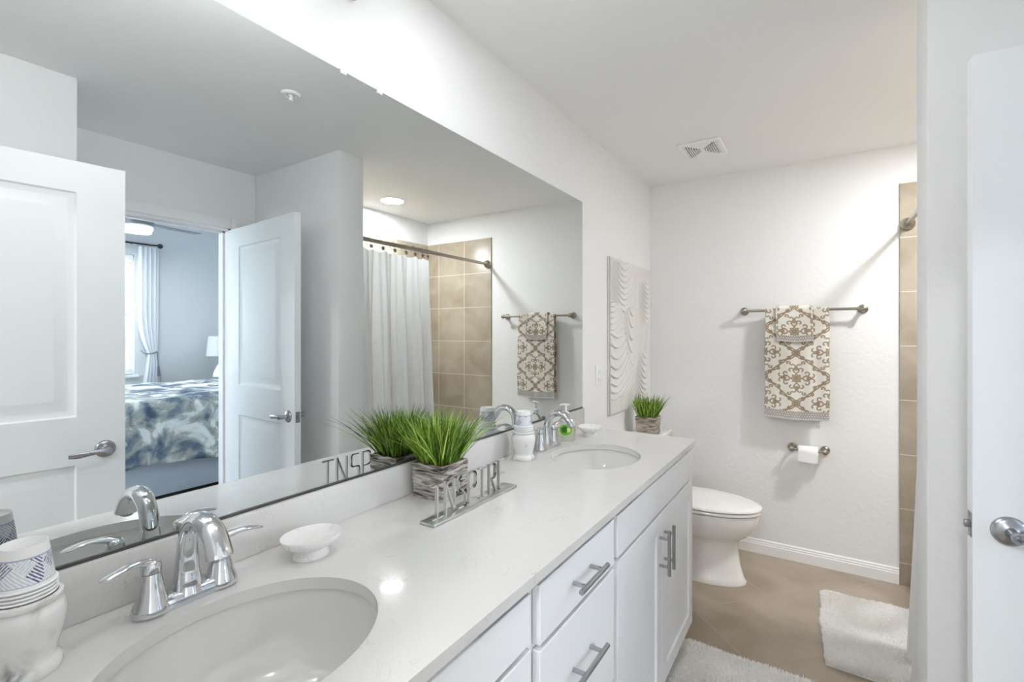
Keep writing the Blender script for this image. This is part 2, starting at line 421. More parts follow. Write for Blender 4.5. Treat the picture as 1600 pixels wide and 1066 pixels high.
def lever(name, parent, x, z, s, th, button):
    yb = s*th/2
    bm = bmesh.new()
    prof = [(0, 0), (.033, 0), (.033, .003), (.030, .007), (.024, .010), (.015, .012), (.012, .014), (.0105, .03), (.0115, .036), (.0115, .052), (.0105, .055), (0, .055)]
    R = [[Vector((x+max(r, 1e-4)*math.cos(2*PI*j/32), yb+s*d, z+max(r, 1e-4)*math.sin(2*PI*j/32))) for j in range(32)] for r, d in prof]
    rings(bm, R)
    pts = [(x+.004, yb+s*.046, z), (x-.02, yb+s*.049, z+.001), (x-.05, yb+s*.050, z-.001), (x-.085, yb+s*.047, z-.005), (x-.112, yb+s*.042, z-.005)]
    tube(bm, smooth_path(pts, 5), lerp_list([(.008, .009), (.006, .009), (.005, .009), (.0045, .010), (.003, .008)], 5), 14)
    o = obj(name, bm, M['steel'], parent)
    if button:
        bm = bmesh.new()
        cyl(bm, (x, yb+s*.055, z), (x, yb+s*.0585, z), .0062, 20)
        b2 = obj('privacy_turn', bm, M['steel'], o)
        bm = bmesh.new(); box(bm, x-.0045, x+.0045, min(yb+s*.0585, yb+s*.0625), max(yb+s*.0585, yb+s*.0625), z-.0012, z+.0012, bev=.0005)
        box(bm, x-.0009, x+.0009, min(yb+s*.0585, yb+s*.0600), max(yb+s*.0585, yb+s*.0600), z-.0045, z+.0045)
        obj('turn_slot', bm, M['dark_gap'], o)
    return o
def door(name, hinge, free, th=.035, ht=2.03, button_side=0):
    hx, hy = hinge; fx, fy = free
    wd = math.hypot(fx-hx, fy-hy); ang = math.atan2(fy-hy, fx-hx)
    o = obj(name, door_leaf_bm(wd, ht, th), M['door'], None, smooth=25)
    o.location = (hx, hy, .012); o.rotation_euler = (0, 0, ang); o['kind'] = 'structure'
    for s in (-1, 1): lever('lever_handle', o, wd-.062, .937, s, th, s == button_side)
    bm = bmesh.new(); box(bm, wd, wd+.0012, -.012, .012, .937-.029, .937+.029, bev=.0004)
    box(bm, wd, wd+.011, -.006, .006, .937-.008, .937+.008, bev=.002)
    for dz in (-.022, .022): cyl(bm, (wd+.001, 0, .937+dz), (wd+.002, 0, .937+dz), .0035, 12)
    obj('latch', bm, M['steel'], o)
    for z in (.2, 1.0, 1.83):
        bm = bmesh.new(); cyl(bm, (-.004, -th/2-.003, z-.045), (-.004, -th/2-.003, z+.045), .006, 12); box(bm, -.001, .0, -th/2, th/2-.004, z-.045, z+.045)
        obj('hinge', bm, M['steel'], o)
    return o
# the bedroom door, open into the bathroom; near face passes (1.33,1.52)-(2.13,1.575)
door('door_1', (2.118, 1.592), (1.329, 1.5365), button_side=1)
# the door beside the camera, open along the near right wall
door('door_2', (1.413, .035), (1.3285, .777), button_side=0)

# ------------------------------------------------------------------ ceiling fittings
o = thing('ceiling_vent', (.469, 2.862, H), 'square white louvred ceiling vent near the far left corner', 'vent')
bm = bmesh.new(); a = .113; bb = .127
for (x0, x1, y0, y1) in ((-a, a, -bb, -bb+.03), (-a, a, bb-.03, bb), (-a, -a+.03, -bb+.03, bb-.03), (a-.03, a, -bb+.03, bb-.03)): box(bm, x0, x1, y0, y1, -.014, -.0005, bev=.004)
obj('frame', bm, M['plastic'], o)
bm = bmesh.new(); box(bm, -a+.02, a-.02, -bb+.02, bb-.02, -.0045, -.001); obj('backing', bm, mat('vent_dark', (52, 51, 50), .9), o)
bm = bmesh.new()
for k in range(1, 7):   # nested square louvres shown as two fans of slats
    for s in (-1, 1):
        x = s*(.010+k*.0115); hgt = .010+k*.0135
        box(bm, x-.0030, x+.0030, -min(hgt, .098), min(hgt, .098), -.0125, -.006)
for k in range(1, 8):
    for s in (-1, 1):
        y = s*(.006+k*.0133); hw = -.002+k*.0105
        box(bm, -hw, hw, y-.0072, y+.0062, -.011, -.004)
box(bm, -.014, .014, -.016, .016, -.011, -.004)
obj('louvre', bm, M['plastic'], o)

def downlight(loc, label, power, col):
    o = thing('downlight', (*loc, H), label, 'light', 'recessed ceiling lights')
    bm = bmesh.new(); lathe(bm, [(.062, -.0005), (.086, -.0005), (.088, -.004), (.084, -.007), (.064, -.009), (.062, -.006)], seg=48)
    obj('trim_ring', bm, M['plastic'], o)
    bm = bmesh.new(); lathe(bm, [(0, -.004), (.062, -.004), (.062, -.0005), (0, -.0005)], seg=48)
    obj('lens', bm, M['glow'], o)
    l = bpy.data.lights.new('downlight_lamp', 'AREA'); l.shape = 'DISK'; l.size = .17; l.energy = power; l.color = col
    lo = bpy.data.objects.new('downlight_lamp', l); C.objects.link(lo); lo.parent = o; lo.location = (0, 0, -.011)
downlight((1.80, 2.65), 'round recessed ceiling light glowing over the bathtub', DOWN_P, (.95, .98, 1))

# second downlight and an opal dome added for ceiling fill, both above the frame
downlight((.40, 1.07), 'round recessed ceiling light above the middle of the worktop', MID_P, (.98, .99, 1))
o = thing('dome_fill_light', (.55, .28, H), 'round opal ceiling light added as unseen fill above the nearest sink', 'light')
bm = bmesh.new(); lathe(bm, [(0, -.0005), (.12, -.0005), (.12, -.018), (.11, -.018), (0, -.018)], seg=40); obj('base', bm, M['nickel'], o)
bm = bmesh.new(); lathe(bm, [(.11, -.019), (.118, -.030), (.112, -.048), (.085, -.068), (.045, -.080), (0, -.084)], seg=40); obj('diffuser', bm, M['glow'], o)
l = bpy.data.lights.new('dome_fill_lamp', 'POINT'); l.energy = DOME_FILL_P; l.shadow_soft_size = .05; l.color = (.93, .97, 1)
lo = bpy.data.objects.new('dome_fill_lamp', l); C.objects.link(lo); lo.parent = o; lo.location = (0, 0, -.14)
o = thing('vanity_light', (0, .55, 2.31), 'brushed nickel vanity light bar with three round lamps high above the mirror', 'light')
obj('backplate', B(.001, .022, -.29, .29, -.04, .04, bev=.004), M['nickel'], o)
for k in (-1, 0, 1):
    y = k*.215
    bm = bmesh.new(); R_ = [[Vector((x, y+r*math.cos(2*PI*j/28), r*math.sin(2*PI*j/28))) for j in range(28)] for x, r in ((.0225, .012), (.05, .012), (.052, .036), (.056, .045), (.115, .047), (.115, .043), (.100, .040))]
    rings(bm, R_); ho = obj('lamp_housing', bm, M['nickel'], o)
    bm = bmesh.new(); cyl(bm, (.101, y, 0), (.110, y, 0), .039, 28); obj('lens', bm, M['glow'], ho)
    l = bpy.data.lights.new('vanity_lamp', 'AREA'); l.shape = 'DISK'; l.size = .078; l.energy = VAN_P; l.color = (.97, .985, 1)
    lo = bpy.data.objects.new('vanity_lamp', l); C.objects.link(lo); lo.parent = o; lo.location = (.118, y, 0); lo.rotation_euler = (0, -PI/2, 0)
o = thing('sprinkler_head', (.923, 1.238, H), 'small white fire sprinkler head on the ceiling', 'sprinkler')
bm = bmesh.new(); lathe(bm, [(.014, -.0005), (.040, -.0005), (.041, -.004), (.036, -.010), (.024, -.011), (.017, -.003), (.014, -.002)], seg=32); obj('escutcheon', bm, M['plastic'], o)
bm = bmesh.new(); lathe(bm, [(.010, 0), (.010, -.012), (.004, -.014), (.004, -.03), (.013, -.031), (.013, -.033), (0, -.033)], seg=20)
for s in (-1, 1): tube(bm, [(s*.009, 0, -.01), (s*.011, 0, -.02), (s*.003, 0, -.031)], .002, 8)
obj('deflector', bm, M['plastic'], o)

# hall lamp added behind the camera as frontal fill
o = thing('hall_fill_light', (1.0, -1.2, H), 'round flush ceiling light added in the unseen hall as fill', 'light')
bm = bmesh.new(); lathe(bm, [(0, 0), (.16, 0), (.16, -.03), (.15, -.03), (0, -.03)], seg=40); obj('base', bm, M['plastic'], o)
bm = bmesh.new(); lathe(bm, [(0, -.031), (.15, -.031), (.14, -.055), (.08, -.075), (0, -.08)], seg=40); obj('diffuser', bm, M['glow'], o)
l = bpy.data.lights.new('hall_fill_lamp', 'AREA'); l.shape = 'DISK'; l.size = .28; l.energy = HALL_FILL_P; l.color = (.94, .975, 1)
lo = bpy.data.objects.new('hall_fill_lamp', l); C.objects.link(lo); lo.parent = o; lo.location = (0, 0, -.085)

# ================================================================== VANITY
DX = .557     # front plane of doors and drawers
o = thing('mirror', (0, 1.13, 1.017), 'large frameless wall mirror behind the double vanity', 'mirror')
bm = bmesh.new(); box(bm, .0015, .006, -1.115, 1.129, .0, 1.051)
obj('backing', bm, M['mirror_edge'], o, smooth=None)
bm = bmesh.new(); box(bm, .0077, .0105, -1.115, 1.129, -.0003, .0052); box(bm, .0015, .0105, -1.115, 1.129, -.0003, -.0001); obj('bottom_channel', bm, M['mirror_edge'], o, smooth=None)
bm = bmesh.new(); box(bm, .0061, .0075, -1.1145, 1.1285, .0022, 1.0498); obj('glass', bm, M['mirror'], o, smooth=None)
for y in (.80, .92):
    obj('mirror_clip', B(.0001, .0105, y-1.13-.009, y-1.13+.009, 1.042, 1.056, bev=.001), M['plastic'], o)
# worktop with two oval cut-outs
SX, SA, SB = .300, .165, .203          # sink centre x, half depth (x), half width (y)
S1Y, S2Y = .405, 1.739
def slab_with_holes(x0, x1, y0, y1, z0, z1, holes):
    bm = bmesh.new(); n = 64
    ys = [y0]
    for (cy) in holes: ys += [cy-SB-.03, cy+SB+.03]
    ys.append(y1)
    def quad(xa, xb, ya, yb, z):
        bm.faces.new([bm.verts.new(p) for p in ((xa, ya, z), (xb, ya, z), (xb, yb, z), (xa, yb, z))])
    for z in (z0, z1):
        for i in range(0, len(ys), 2): quad(x0, x1, ys[i], ys[i+1], z)
        for cy in holes:
            ya, yb = cy-SB-.03, cy+SB+.03
            inner = []; outer = []
            for k in range(n):
                t = 2*PI*k/n; c_, s_ = math.cos(t), math.sin(t)
                inner.append((SX+SA*c_, cy+SB*s_))
                hx = (x1-SX) if c_ > 0 else (SX-x0); hy = SB+.03
                q = max(abs(c_)/hx, abs(s_)/hy); outer.append((SX+c_/q, cy+s_/q))
            # make sure the rectangle's corners are hit
            for (cx_, cy_) in ((x0, ya), (x1, ya), (x1, yb), (x0, yb)):
                k = min(range(n), key=lambda k: (outer[k][0]-cx_)**2+(outer[k][1]-cy_)**2); outer[k] = (cx_, cy_)
            vi = [bm.verts.new((*p, z)) for p in inner]; vo = [bm.verts.new((*p, z)) for p in outer]
            for k in range(n): bm.faces.new((vi[k], vi[(k+1) % n], vo[(k+1) % n], vo[k]))
    for cy in holes:
        a = [bm.verts.new((SX+SA*math.cos(2*PI*k/n), cy+SB*math.sin(2*PI*k/n), z0)) for k in range(n)]
        b2 = [bm.verts.new((v.co.x, v.co.y, z1)) for v in a]
        for k in range(n): bm.faces.new((a[k], a[(k+1) % n], b2[(k+1) % n], b2[k]))
    for q in (((x0, y0), (x1, y0)), ((x1, y0), (x1, y1)), ((x1, y1), (x0, y1)), ((x0, y1), (x0, y0))):
        bm.faces.new([bm.verts.new(p) for p in ((*q[0], z0), (*q[1], z0), (*q[1], z1), (*q[0], z1))])
    bmesh.ops.remove_doubles(bm, verts=bm.verts, dist=1e-5)
    return bm
top = thing('worktop', (.28, 1.13, CT), 'long white quartz worktop with two oval sink cut-outs', 'countertop')
bm = slab_with_holes(.0005, .565, .003, 2.2556, CT-.022, CT, [S1Y, S2Y]); bmesh.ops.translate(bm, verts=bm.verts, vec=(-.28, -1.13, -CT))
obj('slab', bm, M['quartz'], top, smooth=30)
bm = B(.001, .021, .003, 2.2556, CT+.0003, 1.0165, bev=.0015); bmesh.ops.translate(bm, verts=bm.verts, vec=(-.28, -1.13, -CT))
obj('backsplash', bm, M['quartz'], top)

def sink(cy, label):
    o = thing('sink', (SX, cy, CT-.022), label, 'sink')
    n = 72; R = []
    prof = [(1.13, -.0005), (1.02, -.0005), (1.012, -.004), (1.0, -.02), (.975, -.05), (.92, -.085), (.80, -.118), (.6, -.137), (.35, -.146), (.15, -.149)]
    for q, z in prof:
        R.append([Vector(((SA+.004)*q*math.cos(2*PI*k/n), (SB+.004)*q*math.sin(2*PI*k/n), z)) for k in range(n)])
    # outside shell
    for q, z in ((.15, -.156), (.6, -.147), (.85, -.125), (1.0, -.08), (1.05, -.03), (1.13, -.014)):
        R.append([Vector(((SA+.004)*q*math.cos(2*PI*k/n), (SB+.004)*q*math.sin(2*PI*k/n), z)) for k in range(n)])
    bm = bmesh.new(); rings(bm, R, closed=True); obj('basin', bm, M['sink'], o, smooth=50)
    bm = bmesh.new(); lathe(bm, [(0, -.1475), (.024, -.1475), (.026, -.1455), (.022, -.1445), (.019, -.1465), (.015, -.143), (.008, -.140), (0, -.139)], seg=32)
    obj('drain', bm, M['chrome'], o)
    return o
sink(S1Y, 'oval undermount white sink nearest the camera')
sink(S2Y, 'oval undermount white sink at the far end of the worktop')

# cabinets
def panel_front(x, y0, y1, z0, z1, shaker, th=.019):
    bm = bmesh.new()
    if not shaker:
        return box(bm, x-th, x, y0, y1, z0, z1, bev=.0015, seg=1)
    fr = .057
    xs = x; rec = x-.008
    outer = [(y0, z0), (y1, z0), (y1, z1), (y0, z1)]; inner = [(y0+fr, z0+fr), (y1-fr, z0+fr), (y1-fr, z1-fr), (y0+fr, z1-fr)]
    o2 = [(y0+.0015, z0+.0015), (y1-.0015, z0+.0015), (y1-.0015, z1-.0015), (y0+.0015, z1-.0015)]
    L = [[(x-th, *p) for p in outer], [(x-.0015, *p) for p in outer], [(xs, *p) for p in o2], [(xs, *p) for p in inner], [(rec, *p) for p in inner]]
    V = [[bm.verts.new(p) for p in l] for l in L]
    for a, b2 in zip(V, V[1:]):
        for j in range(4): bm.faces.new((a[j], a[(j+1) % 4], b2[(j+1) % 4], b2[j]))
    bm.faces.new(V[-1]); bm.faces.new(V[0][::-1])
    return bm
def pull(parent, x, y, z, vertical, ln=.155):
    bm = bmesh.new(); r = .0062
    d = Vector((0, 0, 1)) if vertical else Vector((0, 1, 0)); c = Vector((x+.034, y, z))
    cyl(bm, c-d*ln/2, c+d*ln/2, r, 16)
    for s in (-1, 1):
        p = c+d*s*.048; cyl(bm, (x+.0005, p.y, p.z), (x+.03, p.y, p.z), .0052, 12)
    return obj('bar_handle', bm, M['steel'], parent)
CZ0, CZT = .105, CT-.0225
def cabinet(name, y0, y1, label, cat='cabinet'):
    o = thing(name, (0, 0, 0), label, cat); o.location = (.27, (y0+y1)/2, 0)
    off = Vector((-.27, -(y0+y1)/2, 0))
    def add(n, bm, m_, par=o, **k):
        if par is o: bmesh.ops.translate(bm, verts=bm.verts, vec=off)
        return obj(n, bm, m_, par, **k)
    bm = bmesh.new(); t = .018
    box(bm, .003, DX-.021, y0, y0+t, CZ0, CZT); box(bm, .003, DX-.021, y1-t, y1, CZ0, CZT)
    box(bm, .003, DX-.021, y0+t, y1-t, CZ0, CZ0+t); box(bm, .003, .02, y0+t, y1-t, CZ0+t, CZT-.18)
    add('carcass', bm, M['cabinet'], smooth=None)
    bm = bmesh.new()   # face frame
    xf0, xf1 = DX-.0395, DX-.0205
    box(bm, xf0, xf1, y0+t, y0+.04, CZ0+t, CZT); box(bm, xf0, xf1, y1-.04, y1-t, CZ0+t, CZT); box(bm, xf0, xf1, y0+.04, y1-.04, CZT-.045, CZT); box(bm, xf0, xf1, y0+.04, y1-.04, CZ0+t, CZ0+.06)
    add('face_frame', bm, M['cabinet'], smooth=None)
    bm = B(.45, .468, y0, y1, .001, CZ0); add('toe_kick', bm, M['cabinet'], smooth=None)
    return o, off
def shift(bm, off): bmesh.ops.translate(bm, verts=bm.verts, vec=off); return bm
# sink cabinet 1
for (name, y0, y1, fy0, fy1, zf, zd, lab) in (('sink_cabinet', .004, .832, .02, .814, .787, .775, 'white sink cabinet nearest the camera, left of the drawers'),
                                  ('sink_cabinet', 1.276, 2.235, 1.290, 2.205, .768, .757, 'white sink cabinet at the far end beside the toilet')):
    o, off = cabinet(name, y0, y1, lab)
    obj('false_front', shift(panel_front(DX, fy0, fy1, zf, CT-.038, False), off), M['cabinet'], o, smooth=20)
    mid = (fy0+fy1)/2
    if y0 > 1: mid = 1.728
    for s, (a, b2) in ((-1, (fy0, mid-.0015)), (1, (mid+.0015, fy1))):
        d = obj('door', shift(panel_front(DX, a, b2, .132, zd, True), off), M['cabinet'], o, smooth=20)
        pull(d, DX+off.x, mid+s*.03+off.y, .632, True)
o, off = cabinet('drawer_cabinet', .834, 1.274, 'white cabinet with three stacked drawers between the two sink cabinets')
for z0, z1 in ((.762, CT-.038), (.450, .750), (.132, .438)):
    d = obj('drawer_front', shift(panel_front(DX, .850, 1.262, z0, z1, False), off), M['cabinet'], o, smooth=20)
    pull(d, DX+off.x, 1.052+off.y, (z0+z1)/2-(.0 if z1-z0 < .2 else -.025), False)

# ------------------------------------------------------------------ faucets
def faucet(cy, label):
    o = thing('faucet', (.085, cy, CT), label, 'faucet', 'chrome centerset faucets')
    # base: waisted plate
    n = 60; R = []
    for (s, z) in ((1.0, .0003), (1.0, .006), (.985, .010), (.90, .017), (.72, .022)):
        ring = []
        for k in range(n):
            t = 2*PI*k/n; y = .083*math.copysign(abs(math.sin(t))**.8, math.sin(t)); wd = .021+.008*(abs(y)/.083)**2*(1 if abs(y) < .07 else 1)
            ring.append(Vector((wd*math.copysign(abs(math.cos(t))**.75, math.cos(t))*s, y*(1-(1-s)*.5), z)))
        R.append(ring)
    bm = bmesh.new(); rings(bm, R); obj('base', bm, M['chrome'], o, smooth=60)
    for s in (-1, 1):
        bm = bmesh.new()
        lathe(bm, [(0, .004), (.0285, .004), (.029, .008), (.0265, .016), (.0215, .030), (.0175, .048), (.0145, .066), (.0138, .0685)], c=(0, s*.0555, 0), seg=36)
        bd = obj('handle_body', bm, M['chrome'], o, smooth=50)
        bm = bmesh.new()
        lathe(bm, [(.013, .069), (.0150, .070), (.0152, .080), (.0138, .086), (.009, .0895), (0, .0905)], c=(0, s*.0555, 0), seg=30)
        pts = [(-.002, s*.050, .083), (.004, s*.068, .0905), (.008, s*.088, .0935), (.011, s*.104, .0925), (.013, s*.120, .089), (.014, s*.129, .087)]
        tube(bm, smooth_path(pts, 5), lerp_list([(.010, .007), (.009, .0065), (.0085, .0045), (.0105, .0035), (.010, .003), (.003, .0015)], 5), 16)
        obj('lever', bm, M['chrome'], bd, smooth=50)
    bm = bmesh.new()
    pts = [(0, 0, .012), (-.001, 0, .03), (-.002, 0, .06), (.000, 0, .095), (.012, 0, .128), (.038, 0, .148), (.068, 0, .148), (.094, 0, .132), (.111, 0, .108), (.114, 0, .101)]
    rad = [(.0260, .0245), (.0220, .021), (.0185, .0175), (.0168, .0145), (.0165, .0135), (.0175, .0135), (.0190, .0140), (.0205, .0148), (.0212, .0152), (.0212, .0155)]
    tube(bm, smooth_path(pts, 5), lerp_list(rad, 5), 28, up=Vector((1, 0, 0)))
    sp_ = obj('spout', bm, M['chrome'], o, smooth=60)
    bm = bmesh.new(); tube(bm, [(-.026, 0, .012), (-.026, 0, .062)], .0028, 10); lathe(bm, [(0, .06), (.005, .062), (.0062, .068), (.005, .074), (0, .076)], c=(-.026, 0, 0), seg=16)
    obj('lift_rod', bm, M['chrome'], o)
    bm = bmesh.new(); tube(bm, [(.1140, 0, .101), (.1155, 0, .096)], .0125, 20); obj('aerator', bm, M['steel'], sp_)
    return o
faucet(.408, 'chrome two-lever faucet behind the nearest sink')
faucet(S2Y+.005, 'chrome two-lever faucet behind the far sink')

# ------------------------------------------------------------------ marble cup dispensers with paper cups
URN = [(0, 0), (.040, 0), (.0415, .005), (.0405, .013), (.036, .017), (.0335, .021), (.036, .03), (.0415, .052), (.0452, .072), (.0455, .083), (.042, .092), (.0375, .096), (.0405, .0985), (.0425, .102), (.0415, .1055), (.0365, .107), (.0345, .103), (.0345, .06), (0, .06)]
def lathe_col(name, prof, m_, parent, colfn, seg=96):
    n = len(prof)
    def fn(i, j):
        t = 2*PI*i/seg; r, z = prof[j]; r = max(r, 1e-4)
        return (r*math.cos(t), r*math.sin(t), z)
    return grid_obj(name, seg+1, n, fn, m_, parent, lambda i, j: colfn(2*PI*i/seg, prof[j][1]))
def cup_print(z0, z1):
    white = lin((240, 240, 238)); blue = lin((86, 92, 138)); pale = lin((190, 196, 214)); mint = lin((204, 213, 222))
    def f(t, z):
        if z > z1 or z < z0: return white
        if z > z1-.0016 or z < z0+.0016: return lin((170, 174, 200))
        u = t*.031; v = z-z0
        a, b2 = (u+v)*.7071, (u-v)*.7071
        ia, ib = math.floor(a/.019), math.floor(b2/.019)
        h = hsh(ia, ib)
        col = blue if h > .66 else (pale if h > .3 else mint)
        q = (a if hsh(ib, ia+7) > .5 else b2)
        return col if (q/.0036) % 1 < .5 else white
    return f
cup_prof = []
for k in range(61):
    t = k/60; z = .058*(1-t)
    cup_prof.append((.0335-.0078*(z/.058), z))
cup_prof = [(0.0, .055), (.0235, .055), (.0246, .058)]+[(r, z) for r, z in cup_prof]
def rim(bm): pass
def dispenser(loc, rz, lab_u, lab_c):
    u = obj('cup_dispenser', lathe(bmesh.new(), URN, seg=56), M['marble'], None, smooth=50); u.location = loc; u.rotation_euler = (0, 0, rz)
    tag(u, lab_u, 'cup dispenser', 'marbled cup dispensers')
    for k in range(4):
        c = thing('paper_cup', (loc[0], loc[1], loc[2]+.1074+.0050*k), (lab_c[0] if k == 3 else lab_c[1]), 'paper cup', lab_c[2], rz)
        if k == 3:
            lathe_col('cup_wall', cup_prof, M['cup'], c, cup_print(.007, .044), seg=220)
        else:
            bm = bmesh.new(); lathe(bm, [(.0305, .0040), (.0325, .001), (.0318, .001), (.0298, .0040)], seg=48); obj('cup_wall', bm, M['paper'], c)
        bm = bmesh.new(); R = []
        for j in range(48):
            t = 2*PI*j/48; R.append([Vector(((.0345+.0019*math.cos(a2))*math.cos(t), (.0345+.0019*math.cos(a2))*math.sin(t), .0022+.0019*math.sin(a2))) for a2 in [2*PI*q/10 for q in range(10)]])
        rings(bm, R, closed=True); obj('rolled_rim', bm, M['paper'], c)
dispenser((.103, .194, CT+.0004), .5, 'marbled white cup dispenser at the left edge beside the nearest faucet',
          ('upside-down paper cup with blue stripe print, topmost in the nearest dispenser', 'white paper cup rim stacked under the striped cup in the nearest dispenser', 'paper cups in the nearest dispenser'))
dispenser((.092, 1.545, CT+.0004), 2.1, 'marbled white cup dispenser beside the far faucet',
          ('upside-down paper cup with pale print, topmost in the far dispenser', 'white paper cup rim stacked under the top cup in the far dispenser', 'paper cups in the far dispenser'))

# ------------------------------------------------------------------ soap dishes
def soap_dish(loc, rz, label):
    o = obj('soap_dish', lathe(bmesh.new(), [(0, 0), (.037, 0), (.037, .005), (.0335, .013), (.034, .018), (.047, .0245), (.057, .032), (.0615, .041), (.0612, .0445), (.058, .0440), (.051, .0385), (.03, .0355), (0, .0350)], seg=56, sx=.86, sy=1.02), M['marble2'], None, smooth=50)
    bm = bmesh.new()
    o.location = loc; o.rotation_euler = (0, 0, rz); tag(o, label, 'soap dish', 'oval pedestal soap dishes')
    return o
soap_dish((.122, .630, CT+.0004), -.15, 'oval white marbled pedestal soap dish beside the nearest sink')
soap_dish((.135, 2.06, CT+.0004), .1, 'oval white marbled pedestal soap dish beside the soap bottle')

# ------------------------------------------------------------------ soap bottle
o = thing('soap_bottle', (.085, 1.915, CT+.0004), 'clear pump bottle of hand soap with a green round label', 'soap dispenser', rz=-1.08)
bm = bmesh.new(); lathe(bm, [(0, 0), (.036, 0), (.040, .004), (.042, .03), (.041, .06), (.034, .085), (.020, .100), (.012, .105), (.012, .112), (0, .112)], seg=40, sx=.66)
obj('bottle', bm, M['clear'], o, smooth=50)
bm = bmesh.new(); lathe(bm, [(0, .002), (.034, .002), (.038, .006), (.040, .03), (.0385, .055), (0, .055)], seg=40, sx=.64); obj('soap', bm, M['soap_liquid'], o, smooth=50)
def lab_fn(i, j):
    r = .0265*j/16; t = 2*PI*i/48; a = r*math.cos(t)/.034; z = .050+r*math.sin(t)
    return (.0424*.66*math.cos(a)+.0012, .0424*math.sin(a), z)
def lab_col(i, j):
    d = j/16; t = 2*PI*i/48; x, y = d*math.cos(t), d*math.sin(t)
    if d > .9: return lin((196, 228, 150))
    if d > .74: return lin((128, 196, 70))
    if math.hypot(x+.12, y-.05) < .50 and x < .12: return lin((46, 112, 30))
    return lin((214, 232, 150)) if math.hypot(x-.22, y) < .40 else lin((110, 176, 60))
grid_obj('label', 49, 17, lab_fn, M['label'], o, lab_col)
bm = bmesh.new(); lathe(bm, [(0, .110), (.0145, .110), (.0145, .124), (.010, .127), (.005, .128), (.005, .150), (.008, .151), (.008, .158), (0, .159)], seg=24)
tube(bm, smooth_path([(0, .016, .157), (.0, 0, .158), (0, -.020, .157), (0, -.027, .153)], 4), lerp_list([(.008, .004), (.008, .004), (.0045, .0035), (.003, .003)], 4), 12)
obj('pump', bm, M['plastic'], o)

# ------------------------------------------------------------------ INSPIRE sign
o = thing('word_sign', (.224, 1.064, CT+.0003), 'silver metal word sign reading INSPIRE standing on the worktop', 'sign', rz=.0)
bm = bmesh.new(); box(bm, -.024, .024, -.187, .187, .0003, .0075, bev=.0015); obj('base', bm, M['silver'], o)
def bars(strokes, y, wd=.0046, dep=.0042):
    bm = bmesh.new()
    for st in strokes:
        for (a, b2) in zip(st, st[1:]):
            A = Vector((0, y+a[0], .0075+a[1])); Bv = Vector((0, y+b2[0], .0075+b2[1])); d = (Bv-A)
            if d.length < 1e-6: continue
            u = d.normalized(); n_ = Vector((1, 0, 0)).cross(u)*wd/2; A2 = A-u*wd*.4; B2 = Bv+u*wd*.4
            ring = lambda p: [p+n_+Vector((dep, 0, 0)), p-n_+Vector((dep, 0, 0)), p-n_-Vector((dep, 0, 0)), p+n_-Vector((dep, 0, 0))]
            rings(bm, [ring(A2), ring(B2)])
    return bm
h_ = .083
def arc(cx_, cz_, r, a0, a1, n=8): return [(cx_+r*math.cos(a0+(a1-a0)*k/n), cz_+r*math.sin(a0+(a1-a0)*k/n)) for k in range(n+1)]
letters = [
 (-.152, [[(-.018, .0), (.018, .0)], [(0, 0), (0, h_)], [(-.018, h_), (.018, h_)]]),
 (-.117, [[(-.002, 0), (-.002, h_), (.033, .0), (.033, h_)]]),
 (-.052, [[(-.015, .0), (.006, .0)]+arc(.007, .008, .008, -PI/2, 0)+[(.015, .034)]+arc(.007, .036, .008, 0, PI/2)[1:]+[(-.007, .044)]+arc(-.007, .052, .008, -PI/2, -PI)+[(-.015, .074)]+arc(-.007, .075, .008, PI, PI/2)[1:]+[(.012, h_)]]),
 (-.022, [[(0, 0), (0, h_)], [(0, h_), (.016, h_)]+arc(.018, h_-.012, .012, PI/2, 0)+[(.030, .052)]+arc(.018, .052, .012, 0, -PI/2)+[(0, .040)]]),
 (.040, [[(-.016, .0), (.016, .0)], [(0, 0), (0, h_)], [(-.016, h_), (.016, h_)]]),
 (.073, [[(0, 0), (0, h_)], [(0, h_), (.016, h_)]+arc(.018, h_-.012, .012, PI/2, 0)+[(.030, .054)]+arc(.018, .054, .012, 0, -PI/2)+[(0, .042)], [(.012, .042), (.032, 0)]]),
 (.122, [[(0, 0), (0, h_)], [(0, h_), (.030, h_)], [(0, .044), (.026, .044)], [(0, 0), (.030, 0)]]),
]
for y, st in letters: obj('letter', bars(st, y), M['silver'], o, smooth=20)

